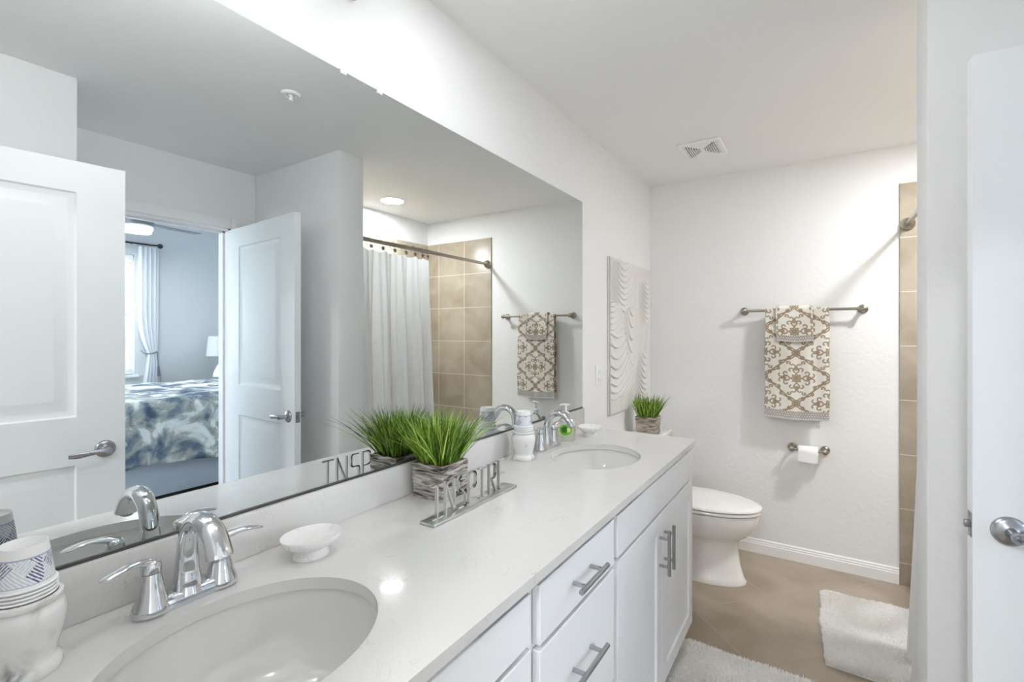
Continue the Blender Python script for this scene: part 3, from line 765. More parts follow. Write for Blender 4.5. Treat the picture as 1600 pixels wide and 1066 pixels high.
# ------------------------------------------------------------------ potted grass
def grass_pot(loc, sz, hgt, nb, bl, spread, pm, label, rz=0, seed=1, leanx=0, xmin=-9):
    o = thing('potted_grass', loc, label, 'plant', None, rz)
    rnd = random.Random(seed); h = sz/2; n = 20; nzv = 16
    # ridged square pot: perimeter loop
    per = []
    for s in range(4):
        for k in range(n):
            t = -h+2*h*k/n
            per.append([(t, -h), (h, t), (-t, h), (-h, -t)][s])
    R = []
    for q in range(nzv*2+1):
        z = hgt*q/(nzv*2); tp = .94+.06*q/(nzv*2)
        ring = []
        for k, (x, y) in enumerate(per):
            d = .0022*nz(x*22+seed, y*22, z*170)
            L_ = max(abs(x), abs(y)); ring.append(Vector((x*tp*(1+d/h), y*tp*(1+d/h), z)))
        R.append(ring)
    for ins, z in ((.90, hgt), (.88, hgt-.012)): R.append([Vector((x*ins, y*ins, z)) for x, y in per])
    bm = bmesh.new(); rings(bm, R); obj('pot', bm, pm, o, smooth=35)
    bm = B(-h*.87, h*.87, -h*.87, h*.87, hgt-.0115, hgt-.006); obj('soil', bm, M['soil'], o)
    V = []; Fc = []; cols = []
    for b_ in range(nb):
        x0, y0 = rnd.uniform(-h*.78, h*.78), rnd.uniform(-h*.78, h*.78)
        ax = x0/h*spread+rnd.gauss(0, .24)+leanx; ay = y0/h*spread+rnd.gauss(0, .24)
        ln = bl*rnd.uniform(.62, 1.08); wd = rnd.uniform(.0014, .0030); yaw = rnd.uniform(0, PI); curl = rnd.uniform(.1, .9)
        dx, dy = math.cos(yaw)*wd, math.sin(yaw)*wd
        g = rnd.random()
        col = lin((48+g*84, 88+g*76, 22+g*26)) if rnd.random() < .66 else lin((150+g*50, 195+g*20, 80+g*20))
        base = len(V); S = 6
        for k in range(S+1):
            t = k/S; bend = t**1.6*curl
            x = max(xmin, x0+ax*ln*(t*.6+bend*.7)); y = y0+ay*ln*(t*.6+bend*.7)
            z = hgt-.008+ln*t*(1-.22*bend*math.hypot(ax, ay))
            ww = (1-t**2.2)*(.7+.6*math.sin(min(t*2, 1)*PI/2))*.75
            V.append((x-dx*ww, y-dy*ww, z)); V.append((x, y, z+.0006)); V.append((x+dx*ww, y+dy*ww, z)); cols += [col]*3
        for k in range(S):
            a = base+k*3; Fc.append((a, a+1, a+4, a+3)); Fc.append((a+1, a+2, a+5, a+4))
    me = bpy.data.meshes.new('foliage'); me.from_pydata(V, [], Fc); ca = me.color_attributes.new('Col', 'FLOAT_COLOR', 'POINT')
    for k, c_ in enumerate(cols): ca.data[k].color = (*c_, 1)
    me.materials.append(M['grass']); me.polygons.foreach_set('use_smooth', [True]*len(me.polygons))
    f = bpy.data.objects.new('foliage', me); C.objects.link(f); f.parent = o
    return o
grass_pot((.097, 1.070, CT+.0004), .115, .101, 760, .150, .66, M['bark'], 'bright green artificial grass in a silvery bark-textured pot behind the word sign', seed=3, xmin=-.078)

# ================================================================== TOILET
TY = 2.965
TANKZ = .772
grass_pot((.128, TY+.0, TANKZ+.001), .122, .112, 460, .145, .5, M['bark2'], 'green artificial grass in a square taupe pot on the toilet tank', seed=9, xmin=-.07)
o = thing('toilet', (0, TY, 0), 'white two-piece toilet with closed lid between the vanity and back wall', 'toilet')
def egg(x0, x1, b_, z, n=56, sq=.0):
    xc = x0+(x1-x0)*.40; r = []
    for k in range(n):
        t = 2*PI*k/n; c_, s_ = math.cos(t), math.sin(t)
        if c_ > 0: x = xc+(x1-xc)*c_; y = b_*s_
        else: x = xc+(xc-x0)*math.copysign(abs(c_)**.75, c_); y = b_*math.copysign(abs(s_)**.9, s_)
        r.append(Vector((x, y, z)))
    return r
sec = [(.0, .24, .680, .128), (.012, .24, .682, .129), (.03, .242, .668, .122), (.10, .245, .648, .110), (.17, .245, .640, .105), (.215, .24, .638, .107), (.240, .235, .652, .120), (.262, .225, .682, .146), (.29, .213, .710, .167), (.335, .205, .736, .183), (.385, .20, .748, .189), (.398, .20, .748, .188), (.400, .21, .738, .180)]
bm = bmesh.new(); rings(bm, [egg(a, b2, c_, z) for z, a, b2, c_ in [(z, x0, x1, bb_) for z, x0, x1, bb_ in sec]]); obj('bowl', bm, M['porcelain'], o, smooth=60)
bm = bmesh.new()
rings(bm, [egg(.215, .752, .190, .4025), egg(.213, .757, .194, .406), egg(.213, .757, .194, .416), egg(.215, .752, .190, .4195)]); obj('seat', bm, M['porcelain'], o, smooth=50)
bm = bmesh.new()
rings(bm, [egg(.217, .748, .187, .4225), egg(.212, .760, .196, .426), egg(.212, .760, .196, .434), egg(.218, .752, .19, .4405), egg(.24, .72, .165, .4445), egg(.30, .62, .09, .447), egg(.34, .56, .05, .4475)]); obj('lid', bm, M['porcelain'], o, smooth=50)
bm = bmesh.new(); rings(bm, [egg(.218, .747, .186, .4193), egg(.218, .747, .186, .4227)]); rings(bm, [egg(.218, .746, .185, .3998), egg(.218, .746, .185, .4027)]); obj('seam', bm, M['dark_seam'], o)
for y in (-.07, .07): obj('lid_hinge', B(.205, .235, y-.02, y+.02, .400, .445, bev=.006), M['porcelain'], o)
bm = bmesh.new(); box(bm, .018, .205, -.225, .225, .365, .735, bev=.022, seg=4); box(bm, .03, .30, -.11, .11, .25, .398, bev=.02, seg=3); obj('tank', bm, M['porcelain'], o, smooth=50)
bm = bmesh.new(); box(bm, .010, .215, -.235, .235, .736, TANKZ, bev=.010, seg=3); obj('tank_lid', bm, M['porcelain'], o, smooth=50)
bm = bmesh.new(); cyl(bm, (.2055, -.16, .67), (.2175, -.16, .67), .014, 20); tube(bm, [(.220, -.165, .67), (.225, -.13, .668), (.222, -.085, .662)], [(.007, .004), (.006, .004), (.005, .003)], 10); obj('flush_lever', bm, M['chrome'], o)
bm = bmesh.new(); lathe(bm, [(0, .0), (.013, .0), (.013, .010), (.006, .020), (0, .021)], c=(.45, -.112, .012), seg=18); obj('bolt_cap', bm, M['porcelain'], o)
# water supply
o = thing('water_valve', (0, 2.68, .16), 'small chrome water shut-off valve with hose beside the toilet', 'valve')
bm = bmesh.new(); cyl(bm, (.015, 0, 0), (.06, 0, 0), .008, 14); cyl(bm, (.0151, 0, 0), (.020, 0, 0), .026, 24); cyl(bm, (.055, 0, -.012), (.055, 0, .03), .010, 14); obj('valve_body', bm, M['chrome'], o)
bm = bmesh.new(); tube(bm, smooth_path([(.055, 0, .03), (.055, .0, .07), (.05, .02, .13), (.045, .065, .200)], 6), .005, 10); obj('hose', bm, M['steel'], o)

# ================================================================== WALL ITEMS
# relief canvas
AY0, AY1, AZ0, AZ1 = 2.613, 3.363, .928, 1.838
def art_h(u, v):
    """u 0..1 across, v 0..1 up: draped swags and vertical pleats in relief"""
    x = u*.75; z = v*.9; wv = .02*math.sin(z*9)+.02*nz(x*3, z*3, 4)
    swags = [(.30, .95, .26, .20, 24), (.02, .66, .20, .10, 30), (.92, .82, .20, .15, 27), (.12, .40, .34, .17, 21), (.86, .26, .22, .17, 25), (.50, .60, .16, .20, 14), (.80, .07, .18, .10, 30)]
    best = None
    for k, (cx_, cz_, wd, dp, fr) in enumerate(swags):
        dx = (x-cx_*.75)/wd; 
        zz = z-cz_*.9+ (wv)
        d = zz+dp*(1-dx*dx*1.25)   # parabola
        inside = max(0, 1-abs(dx)**4)*max(0, 1-(abs(zz+dp*.45)/(dp*1.15))**3)
        if inside > .02 and (best is None or inside > best[0]): best = (inside, d, fr)
    pl = math.sin((x+.09*math.sin(z*5+1.2)+.05*nz(x*4, z*2))*120)*.6
    hgt = pl*.0042
    if best:
        q = min(1, best[0]*2.2)
        s_ = (best[1]*best[2]+nz(x*5, z*5)*.25) % 1
        hgt = hgt*(1-q)+q*(.0105*((1-s_)**1.5)-.002)
    return hgt+.0008*nz(x*40, z*40)
nu, nv = 150, 260
o = thing('relief_canvas', (0, (AY0+AY1)/2, AZ0), 'large white textured relief canvas hanging beside the mirror', 'artwork')
def art_fn(i, j):
    u, v = i/(nu-1), j/(nv-1); e = min(1, min(u, 1-u, v, 1-v)*40)
    return (.0185+art_h(u, v)*e, -.375+.75*u, (AZ1-AZ0)*v)
grid_obj('relief_surface', nu, nv, art_fn, M['art'], o)
bm = B(.002, .0150, -.375, .375, 0, AZ1-AZ0, bev=.002); obj('canvas_block', bm, M['art'], o)

o = thing('outlet_plate', (0, 2.478, 1.165), 'white wall outlet plate between the mirror and the canvas', 'outlet')
bm = B(.0005, .006, -.038, .038, -.058, .058, bev=.0025); obj('plate', bm, M['plastic'], o)
for dz in (-.023, .023):
    bm = B(.0062, .0085, -.017, .017, dz-.015, dz+.015, bev=.001)
    s_ = obj('socket', bm, M['plastic'], o)
    bm = bmesh.new()
    for y in (-.006, .006): box(bm, .0086, .0089, y-.001, y+.001, dz-.004, dz+.005)
    obj('slots', bm, M['dark_gap'], s_)

def flange(bm, x, y, z, n, r=.026):
    """round stepped rosette against a wall; n = +-y direction into room"""
    prof = [(0, .0008), (r, .0008), (r, .004), (r*.92, .009), (r*.62, .013), (r*.5, .02), (r*.42, .022), (r*.42, .05), (r*.5, .054), (r*.62, .06), (r*.62, .076), (r*.3, .082), (0, .082)]
    R = [[Vector((x+max(q, 1e-4)*math.cos(2*PI*j/28), y+n*d, z+max(q, 1e-4)*math.sin(2*PI*j/28))) for j in range(28)] for q, d in prof]
    rings(bm, R)
BX0, BX1, BZ, BY = .615, 1.232, 1.537, YB-.068
o = thing('towel_bar', ((BX0+BX1)/2, YB, BZ), 'long brushed nickel towel bar on the back wall', 'towel bar')
for x in (-.3085, .3085):
    bm = bmesh.new(); flange(bm, x, 0, 0, -1); obj('bracket', bm, M['nickel'], o)
bm = bmesh.new(); cyl(bm, (-.305, -.068, 0), (.305, -.068, 0), .0082, 16); obj('bar', bm, M['nickel'], o)

# towel print
CREAM = lin((226, 222, 214)); TAN = lin((152, 134, 112)); GREYW = lin((206, 202, 198)); DG = lin((128, 120, 114))
def poly(pts): return pts
def spiral(cx_, cz_, r0, r1, a0, a1, n=14): return [(cx_+(r0+(r1-r0)*k/n)*math.cos(a0+(a1-a0)*k/n), cz_+(r0+(r1-r0)*k/n)*math.sin(a0+(a1-a0)*k/n)) for k in range(n+1)]
ST = []
# eight petal star in the centre
for a in (0, PI/4, PI/2):
    c_, s_ = math.cos(a), math.sin(a)
    ST.append([(c_*.004, s_*.004), (c_*.018-s_*.006, s_*.018+c_*.006), (c_*.027, s_*.027), (c_*.018+s_*.006, s_*.018-c_*.006), (c_*.004, s_*.004)])
# heart with two curls, on the x axis and on the z axis
for ax in (0, 1):
    P1 = [(.032, 0), (.040, .010), (.050, .016), (.058, .012), (.058, .004), (.052, 0)]
    P2 = spiral(.052, .028, .017, .006, -PI*.65, PI*.9); P3 = spiral(.080, .020, .020, .006, PI*1.15, PI*2.2); P4 = [(.058, .003), (.068, .004), (.078, .0)]
    for p in (P1, P2, P3, P4):
        ST.append([(z, x) if ax else (x, z) for x, z in p] if not ax else [(z*.95, x*.92) for x, z in p])
# the diamond lattice, as a scrolling leaf band from (PX/2,0) to (0,PZ/2)
PXW, PZW = .338, .30
band = []
for k in range(25):
    t = k/24; x = PXW/2*(1-t); z = PZW/2*t; nrm = Vector((PZW, PXW)).normalized(); wob = .010*math.sin(t*PI*4)
    band.append((x+nrm.x*wob, z+nrm.y*wob))
ST.append(band)
band2 = [(x+.6*(.010*math.sin(k/24*PI*4+PI)), z+.010*math.sin(k/24*PI*4+PI)) for k, (x, z) in enumerate(band)]
ST.append(band2)
ST.append([(PXW/2, .026), (PXW/2-.020, .0), (PXW/2, -.026)]); ST.append([(PXW/2, .012), (PXW/2-.009, 0), (PXW/2, -.012)])
ST.append([(0, PZW/2-.020), (.020, PZW/2), (0, PZW/2+.02)])
ST.append(spiral(.118, .062, .018, .004, PI*1.4, PI*3)); ST.append(spiral(.060, .112, .018, .004, PI*.3, PI*1.9))
ST.append(spiral(.138, .030, .014, .004, PI*.6, PI*2.0))
ST.append(spiral(.092, .052, .013, .003, PI*.2, PI*1.7)); ST.append([(.104, .060), (.112, .072), (.100, .070)]); ST.append([(.030, .112), (.040, .122), (.026, .124)])
ST.append(spiral(.040, .090, .012, .003, PI*1.2, -PI*.4)); ST.append([(.150, .012), (.140, .022), (.132, .020)])
SEG = [(a[0], a[1], b2[0], b2[1]) for s_ in ST for a, b2 in zip(s_, s_[1:])]
import numpy as np
SG = np.array(SEG)
def damask(X, Z):
    """X, Z arrays -> ink 0..1"""
    out = np.zeros_like(X)
    best = np.full(X.shape, 9.9)
    for ox, oz in ((0, 0), (PXW/2, PZW/2)):
        x = np.abs((X-ox+PXW/2) % PXW-PXW/2); z = np.abs((Z-oz+PZW/2) % PZW-PZW/2)
        inside = (x/(PXW/2)+z/(PZW/2)) <= 1.04
        d = np.full(X.shape, 9.9)
        for ax, az, bx, bz in SG:
            vx, vz = bx-ax, bz-az; L2 = vx*vx+vz*vz+1e-12
            t = np.clip(((x-ax)*vx+(z-az)*vz)/L2, 0, 1)
            d = np.minimum(d, np.hypot(x-ax-t*vx, z-az-t*vz))
        best = np.where(inside, np.minimum(best, d), best)
    return np.clip((.0045-best)/.0016, 0, 1)
def towel(name, x0, x1, ztop, zf, zb, yoff, phase, label, cat, cellz, seed, hemwave):
    """draped over the bar: front side down to zf, back side to zb"""
    o = thing(name, ((x0+x1)/2, BY, ztop), label, cat)
    wd = x1-x0; r = .0125+yoff
    step = .0021; nu = int(wd/step)+1
    path = []   # (dy, z, s)
    s = 0; z = zf
    while z < ztop: path.append((-r, z, z-ztop)); z += step
    for k in range(1, 8):
        a = PI*k/8; path.append((-r*math.cos(a), ztop+r*math.sin(a)*.9, r*a))
    z = ztop
    while z > zb: path.append((r, z, r*PI+(ztop-z))); z -= step*2
    nv = len(path)
    U = np.linspace(-wd/2, wd/2, nu); S = np.array([p[2] for p in path])
    XX, ZZ = np.meshgrid(U, S)
    ink = damask(XX, ZZ-cellz)
    V = []; cols = []
    bandh = .052 if wd > .25 else .036
    for j in range(nv):
        dy, z, s_ = path[j]; front = dy < 0
        dn = (ztop-z)
        for i in range(nu):
            u = U[i]; k = max(0, min(1, dn/.25))
            uw = u+(x0+x1)/2; fold = .0035*math.sin(uw*34+1)+.0025*math.sin(uw*71+2+z*3)
            y = dy+(fold if front else -fold*.5)*k-(.014*k if front else -.004*k)
            V.append((u*(1+.02*k)+.002*math.sin(z*18+seed), y, z-ztop+(-.004*math.cos(u*2*PI/wd) if front and dn > .1 else 0)))
            q = float(ink[j, i]); c_ = tuple(a+(b2-a)*q for a, b2 in zip(CREAM, TAN))
            e = z-zf
            if front and e < bandh:
                c_ = GREYW
                if e > .008:
                    row = (e-.010)/.0125; fr = row % 1; ph = (u/.0125+(int(row) % 2)*.5) % 1
                    if abs(fr-abs(ph-.5)*1.4-.15) < .20: c_ = DG
                if abs(e-bandh+.002) < .0018 or abs(e-.009) < .0012: c_ = DG if int(u/.0053) % 2 else GREYW
            cols.append(c_)
    Fc = [(j*nu+i, j*nu+i+1, (j+1)*nu+i+1, (j+1)*nu+i) for j in range(nv-1) for i in range(nu-1)]
    me = bpy.data.meshes.new('cloth'); me.from_pydata(V, [], Fc); ca = me.color_attributes.new('Col', 'FLOAT_COLOR', 'POINT')
    arr = np.ones((len(cols), 4), dtype=np.float32); arr[:, :3] = np.array(cols); ca.data.foreach_set('color', arr.ravel())
    me.materials.append(M['towel']); me.polygons.foreach_set('use_smooth', [True]*len(me.polygons))
    c = bpy.data.objects.new('cloth', me); C.objects.link(c); c.parent = o
    sm = c.modifiers.new('solid', 'SOLIDIFY'); sm.thickness = .0045 if wd > .25 else .004; sm.offset = 0
    return o
towel('bath_towel', .741, 1.068, BZ, .884, .93, .0, 0, 'large cream and tan damask bath towel hanging on the towel bar', 'towel', -.405, 1.0, 1)
towel('hand_towel', .800, .990, BZ+.003, 1.347, 1.36, .0125, 0, 'small cream damask washcloth folded over the bath towel', 'towel', -.13, 2.6, 0)

# toilet paper
TPZ = .700
o = thing('paper_holder', (.965, YB, TPZ), 'brushed nickel toilet paper holder on the back wall', 'toilet paper holder')
for x in (-.085, .085):
    bm = bmesh.new(); flange(bm, x, 0, 0, -1, r=.025); obj('post', bm, M['nickel'], o)
bm = bmesh.new(); cyl(bm, (-.084, -.066, 0), (.084, -.066, 0), .0075, 14); obj('spindle', bm, M['nickel'], o)
o = thing('toilet_paper_roll', (.965, YB-.066, TPZ-.012), 'white toilet paper roll on the nickel holder', 'toilet paper')
bm = bmesh.new()
R = [[Vector((x, r*math.cos(2*PI*j/40), r*math.sin(2*PI*j/40))) for j in range(40)] for x, r in ((-.05, .020), (-.05, .0365), (-.0485, .038), (.0485, .038), (.05, .0365), (.05, .020))]
rings(bm, R, closed=True); obj('paper', bm, M['paper'], o, smooth=50)
bm = bmesh.new()
pts = [(0, -.0383, .0), (0, -.0386, -.02), (0, -.038, -.045), (0, -.0375, -.052)]
v = [[bm.verts.new((x, p[1], p[2])) for p in pts] for x in (-.0495, .0495)]
for k in range(3): bm.faces.new((v[0][k], v[0][k+1], v[1][k+1], v[1][k]))
obj('loose_sheet', bm, M['paper'], o)

# ================================================================== SHOWER
RX, RZ = 1.432, 2.0
o = thing('shower_rod', (RX, (PY1+YB)/2, RZ), 'brushed nickel shower curtain rod across the tub alcove', 'curtain rod')
hl = (YB-PY1)/2
bm = bmesh.new(); cyl(bm, (0, -hl+.004, 0), (0, .1, 0), .0145, 20); cyl(bm, (0, .1, 0), (0, hl-.012, 0), .0125, 20); obj('rod', bm, M['nickel'], o)
for s, yy in ((1, -hl+.0005), (-1, hl-.0115)):
    bm = bmesh.new()
    prof = [(0, 0), (.033, 0), (.034, .006), (.031, .018), (.024, .024), (.020, .030), (.0145, .034), (0, .034)]
    rings(bm, [[Vector((max(q, 1e-4)*math.cos(2*PI*j/28), yy+s*d, max(q, 1e-4)*math.sin(2*PI*j/28))) for j in range(28)] for q, d in prof]); obj('flange', bm, M['nickel'], o)
o = thing('shower_curtain', (RX, 2.31, 1.95), 'white waffle shower curtain gathered against the partition', 'shower curtain')
cy0, cy1 = PY1+.02, 2.655
ringy = [2.0, 2.10, 2.20, 2.305, 2.41, 2.50, 2.575, 2.63]
def cur(i, j):
    t = i/160; z = 1.945-1.88*j/70
    y = cy0+(cy1-cy0)*t
    dn = (1.945-z)/1.88; amp = .008+.027*min(1, dn*3)
    x = RX-.004+amp*math.sin(t*PI*2*4.6+.5*math.sin(t*9)+.2*dn)+amp*.35*math.sin(t*PI*2*14+2)-.060*dn**1.5
    zt = 0
    if j == 0: zt = -.012*abs(math.sin(t*PI*7.5))
    return (x-RX, y+.012*math.sin(t*PI*2*6.2+1)*dn+.008*dn-2.31, z+zt-1.95)
grid_obj('cloth', 161, 71, cur, M['shower'], o)
for y in ringy:
    bm = bmesh.new(); n_ = 26; R = []
    for k in range(n_):
        a = 2*PI*k/n_; c_ = Vector((.022*math.cos(a), y-2.31, .043+.027*math.sin(a))); u_ = Vector((math.cos(a), 0, math.sin(a)))
        R.append([c_+u_*.0016*math.cos(q)+Vector((0, 1, 0))*.0016*math.sin(q) for q in [2*PI*w_/6 for w_ in range(6)]])
    rings(bm, R, closed=True)
    R = [[Vector((-.026-d, y-2.31+.0*d+max(r, 1e-4)*math.cos(2*PI*q/18), .006+max(r, 1e-4)*math.sin(2*PI*q/18))) for q in range(18)] for r, d in ((0, -.002), (.013, -.002), (.013, .003), (.009, .006), (0, .007))]
    rings(bm, R); obj('curtain_ring', bm, M['nickel'], o)
# tub
o = thing('bathtub', (1.81, 2.675, 0), 'white alcove bathtub behind the shower curtain', 'bathtub')
X0, X1, Y0, Y1 = 1.492-1.81, XA-.0115-1.81, PY1+.0115-2.675, YB-.0115-2.675
def rr(ins, z, rad, n=8):
    r = []
    for (cx_, cy_, a0) in ((X1-ins-rad, Y1-ins-rad, 0), (X0+ins+rad, Y1-ins-rad, PI/2), (X0+ins+rad, Y0+ins+rad, PI), (X1-ins-rad, Y0+ins+rad, 1.5*PI)):
        for k in range(n+1): a = a0+PI/2*k/n; r.append(Vector((cx_+rad*math.cos(a), cy_+rad*math.sin(a), z)))
    return r
bm = bmesh.new(); rings(bm, [rr(0, 0.001, .004), rr(0, .41, .004), rr(.006, .418, .006), rr(.06, .418, .10), rr(.075, .40, .12), rr(.11, .10, .12), rr(.15, .06, .12)]); obj('tub_shell', bm, M['porcelain'], o, smooth=40)

# ================================================================== RUGS
def rug(name, cx_, cy_, sx, sy, rz, label, nf, seed):
    o = thing(name, (cx_, cy_, .0), label, 'rug', 'white shag bath rugs', rz)
    rnd = random.Random(seed)
    def inside(x, y, m_=0):
        rad = .05; qx = abs(x)-(sx/2-rad-m_); qy = abs(y)-(sy/2-rad-m_)
        return math.hypot(max(qx, 0), max(qy, 0)) <= rad
    nu, nv = 60, 60
    def fn(i, j):
        u, v = i/(nu-1)*2-1, j/(nv-1)*2-1
        # squircle-ish mapping to get rounded corners
        k = 1-.035*(u*u*v*v)
        x, y = u*sx/2*k, v*sy/2*k; e = min(1, (1-max(abs(u), abs(v)))*9)
        return (x, y, .003+.018*e**.5+.005*nz(x*16, y*16, seed)*e)
    g = grid_obj('backing', nu, nv, fn, M['rug'], o)
    V = []; Fc = []
    k = 0
    while k < nf:
        x, y = rnd.uniform(-sx/2, sx/2), rnd.uniform(-sy/2, sy/2)
        if not inside(x, y, .002): continue
        k += 1
        fx = nz(x*7, y*7, seed+3); fy = nz(x*7+9, y*7, seed+3)
        ex = max(0, (abs(x)-sx/2+.03)/.03)*math.copysign(1, x); ey = max(0, (abs(y)-sy/2+.03)/.03)*math.copysign(1, y)
        lx = fx*.020+rnd.gauss(0, .005)+ex*.008; ly = fy*.020+rnd.gauss(0, .005)+ey*.008
        e = 1-max(abs(ex), abs(ey))*.6; z0 = .004+.012*e; hz = rnd.uniform(.012, .019)*(.6+.4*e)
        a = rnd.uniform(0, PI); wd = .0022; dx, dy = wd*math.cos(a), wd*math.sin(a); b2 = len(V)
        V += [(x-dx, y-dy, z0), (x+dx, y+dy, z0), (x+dx*.8+lx*.5, y+dy*.8+ly*.5, z0+hz*.7), (x-dx*.8+lx*.5, y-dy*.8+ly*.5, z0+hz*.7), (x+lx, y+ly, z0+hz)]
        Fc += [(b2, b2+1, b2+2, b2+3), (b2+3, b2+2, b2+4)]
    me = bpy.data.meshes.new('pile'); me.from_pydata(V, [], Fc); me.materials.append(M['rug'])
    p = bpy.data.objects.new('pile', me); C.objects.link(p); p.parent = o; p['kind'] = 'stuff'
    return o
rug('bath_rug', 1.247, 2.745, .425, .68, .02, 'white shag bath rug on the floor beside the bathtub', 30000, 2)
rug('bath_rug', .80, 1.79, .62, .92, 0, 'white shag bath rug on the floor in front of the far sink cabinet', 40000, 5)

# ================================================================== BEDROOM
BXF = 5.5; BYN, BYS = 3.5, -1.6; BH = 2.74
bm = bmesh.new(); box(bm, XA+T, BXF+T, BYS-T, BYN+T, -.1, 0); struct('floor_bedroom', bm, M['carpet'])
bm = bmesh.new(); box(bm, XA, BXF+T, BYS-T, BYN+T, BH, BH+.1); box(bm, XA+.01, XA+T, BYS-T, BYN+T, H+.1, BH); struct('ceiling_bedroom', bm, M['bedroom_wall'])
WY0, WY1, WZ0, WZ1 = .80, 2.25, .93, 2.28
bm = bmesh.new(); box(bm, BXF, BXF+T, BYS, WY0, 0, BH); box(bm, BXF, BXF+T, WY1, BYN, 0, BH); box(bm, BXF, BXF+T, WY0, WY1, 0, WZ0); box(bm, BXF, BXF+T, WY0, WY1, WZ1, BH)
struct('wall_bedroom_far', bm, M['bedroom_wall'])
struct('wall_bedroom_head', B(XA+T, BXF+T, BYN, BYN+T, 0, BH), M['bedroom_wall'])
bm = bmesh.new(); V0, V1, VZ0, VZ1 = 2.8, 5.0, .9, 2.3
box(bm, XA+.01, V0, BYS-T, BYS, 0, BH); box(bm, V1, BXF+T, BYS-T, BYS, 0, BH); box(bm, V0, V1, BYS-T, BYS, 0, VZ0); box(bm, V0, V1, BYS-T, BYS, VZ1, BH)
struct('wall_bedroom_foot', bm, M['bedroom_wall'])
struct('wall_bedroom_side', B(XA+T-.001, XA+T+.012, BYS, -.125, 0, BH), M['bedroom_wall'])
# window 1
o = bpy.data.objects.new('window_1', None); C.objects.link(o); o.location = (BXF, (WY0+WY1)/2, WZ0); o['kind'] = 'structure'
hw = (WY1-WY0)/2; hh = WZ1-WZ0
bm = bmesh.new()
for (y0, y1, z0, z1) in ((-hw, -hw+.05, 0, hh), (hw-.05, hw, 0, hh), (-hw+.05, hw-.05, 0, .05), (-hw+.05, hw-.05, hh-.05, hh), (-hw+.05, hw-.05, hh/2-.02, hh/2+.02)): box(bm, .05, .09, y0, y1, z0, z1)
obj('window_frame', bm, M['trim'], o)
bm = B(.068, .072, -hw+.05, hw-.05, .05, hh-.05); obj('pane', bm, M['glass'], o, smooth=None)
bm = B(-.04, .05, -hw-.03, hw+.03, -.03, -.001, bev=.004); obj('sill', bm, M['trim'], o)
o = thing('window_blind', (BXF, (WY0+WY1)/2, WZ0), 'white horizontal slat blind in the bedroom window', 'blind')
bm = bmesh.new(); box(bm, .004, .045, -hw+.01, hw-.01, hh-.045, hh-.004); obj('head_rail', bm, M['blind'], o)
bm = bmesh.new()
for k in range(27): 
    z = .06+k*.046
    if z < hh-.06: box(bm, .006, .044, -hw+.012, hw-.012, z, z+.0022)
obj('slats', bm, M['blind'], o)
bm = bmesh.new(); box(bm, .010, .040, -hw+.012, hw-.012, .012, .028); obj('bottom_rail', bm, M['blind'], o)
o = bpy.data.objects.new('window_fill', None); C.objects.link(o); o.location = ((V0+V1)/2, BYS, VZ0); o['kind'] = 'structure'  # unseen window added in the foot wall to let in fill daylight
bm = bmesh.new(); q = (V1-V0)/2; hh2 = VZ1-VZ0
for (x0, x1, z0, z1) in ((-q, -q+.05, 0, hh2), (q-.05, q, 0, hh2), (-q+.05, q-.05, 0, .05), (-q+.05, q-.05, hh2-.05, hh2), (-.02, .02, .05, hh2-.05)): box(bm, x0, x1, -.09, -.05, z0, z1)
obj('window_frame', bm, M['trim'], o)
# curtain with tie-back
o = thing('window_curtain', (BXF-.07, 2.32, 0), 'white bedroom curtain panel tied back beside the window', 'curtain')
def wc(i, j):
    t = i/60; z = 2.376-2.32*j/80; zt = 1.16
    d = abs(z-zt); pinch = max(0, 1-d/.45)**2 if z > zt else max(0, 1-d/.25)**2
    cyy = 2.355+.045*pinch; wd = .20*(1-.55*pinch)
    if z < zt: wd = .20*(.45+.40*min(1, (zt-z)/.4)); cyy = 2.355+.045*(1-min(1, (zt-z)/.6)*.6)
    return (.030*math.sin(t*PI*2*4.5+.4)*(1-.4*pinch), cyy-2.32+wd*(t-.5), z)
grid_obj('cloth', 61, 81, wc, M['curtain'], o)
bm = bmesh.new(); tube(bm, smooth_path([(.04, -.02, 1.20), (-.035, -.01, 1.17), (-.04, .06, 1.165), (.0, .12, 1.185), (.055, .14, 1.20)], 5), (.006), 10)
tube(bm, [(-.02, .12, 1.18), (-.02, .13, 1.02)], .006, 8); tube(bm, [(-.02, .13, 1.02), (-.02, .135, .90)], [.010, .018], 10)
obj('tassel_tie', bm, mat('tassel', (110, 116, 124), .8), o)
o = thing('window_rod', (BXF-.07, 1.5, 2.405), 'dark curtain rod above the bedroom window', 'curtain rod')
bm = bmesh.new(); cyl(bm, (0, -1.0, 0), (0, .96, 0), .010, 12); obj('rod', bm, M['rod_dark'], o)
bm = bmesh.new(); lathe(bm, [(0, -.03), (.02, -.022), (.03, 0), (.02, .022), (0, .03)], c=(0, .975, 0), seg=16); obj('finial', bm, M['rod_dark'], o)
bm = bmesh.new(); cyl(bm, (0, .72, 0), (.0695, .72, 0), .008, 10); obj('bracket', bm, M['rod_dark'], o)
bm = bmesh.new(); cyl(bm, (0, -.72, 0), (.0695, -.72, 0), .008, 10); obj('bracket', bm, M['rod_dark'], o)

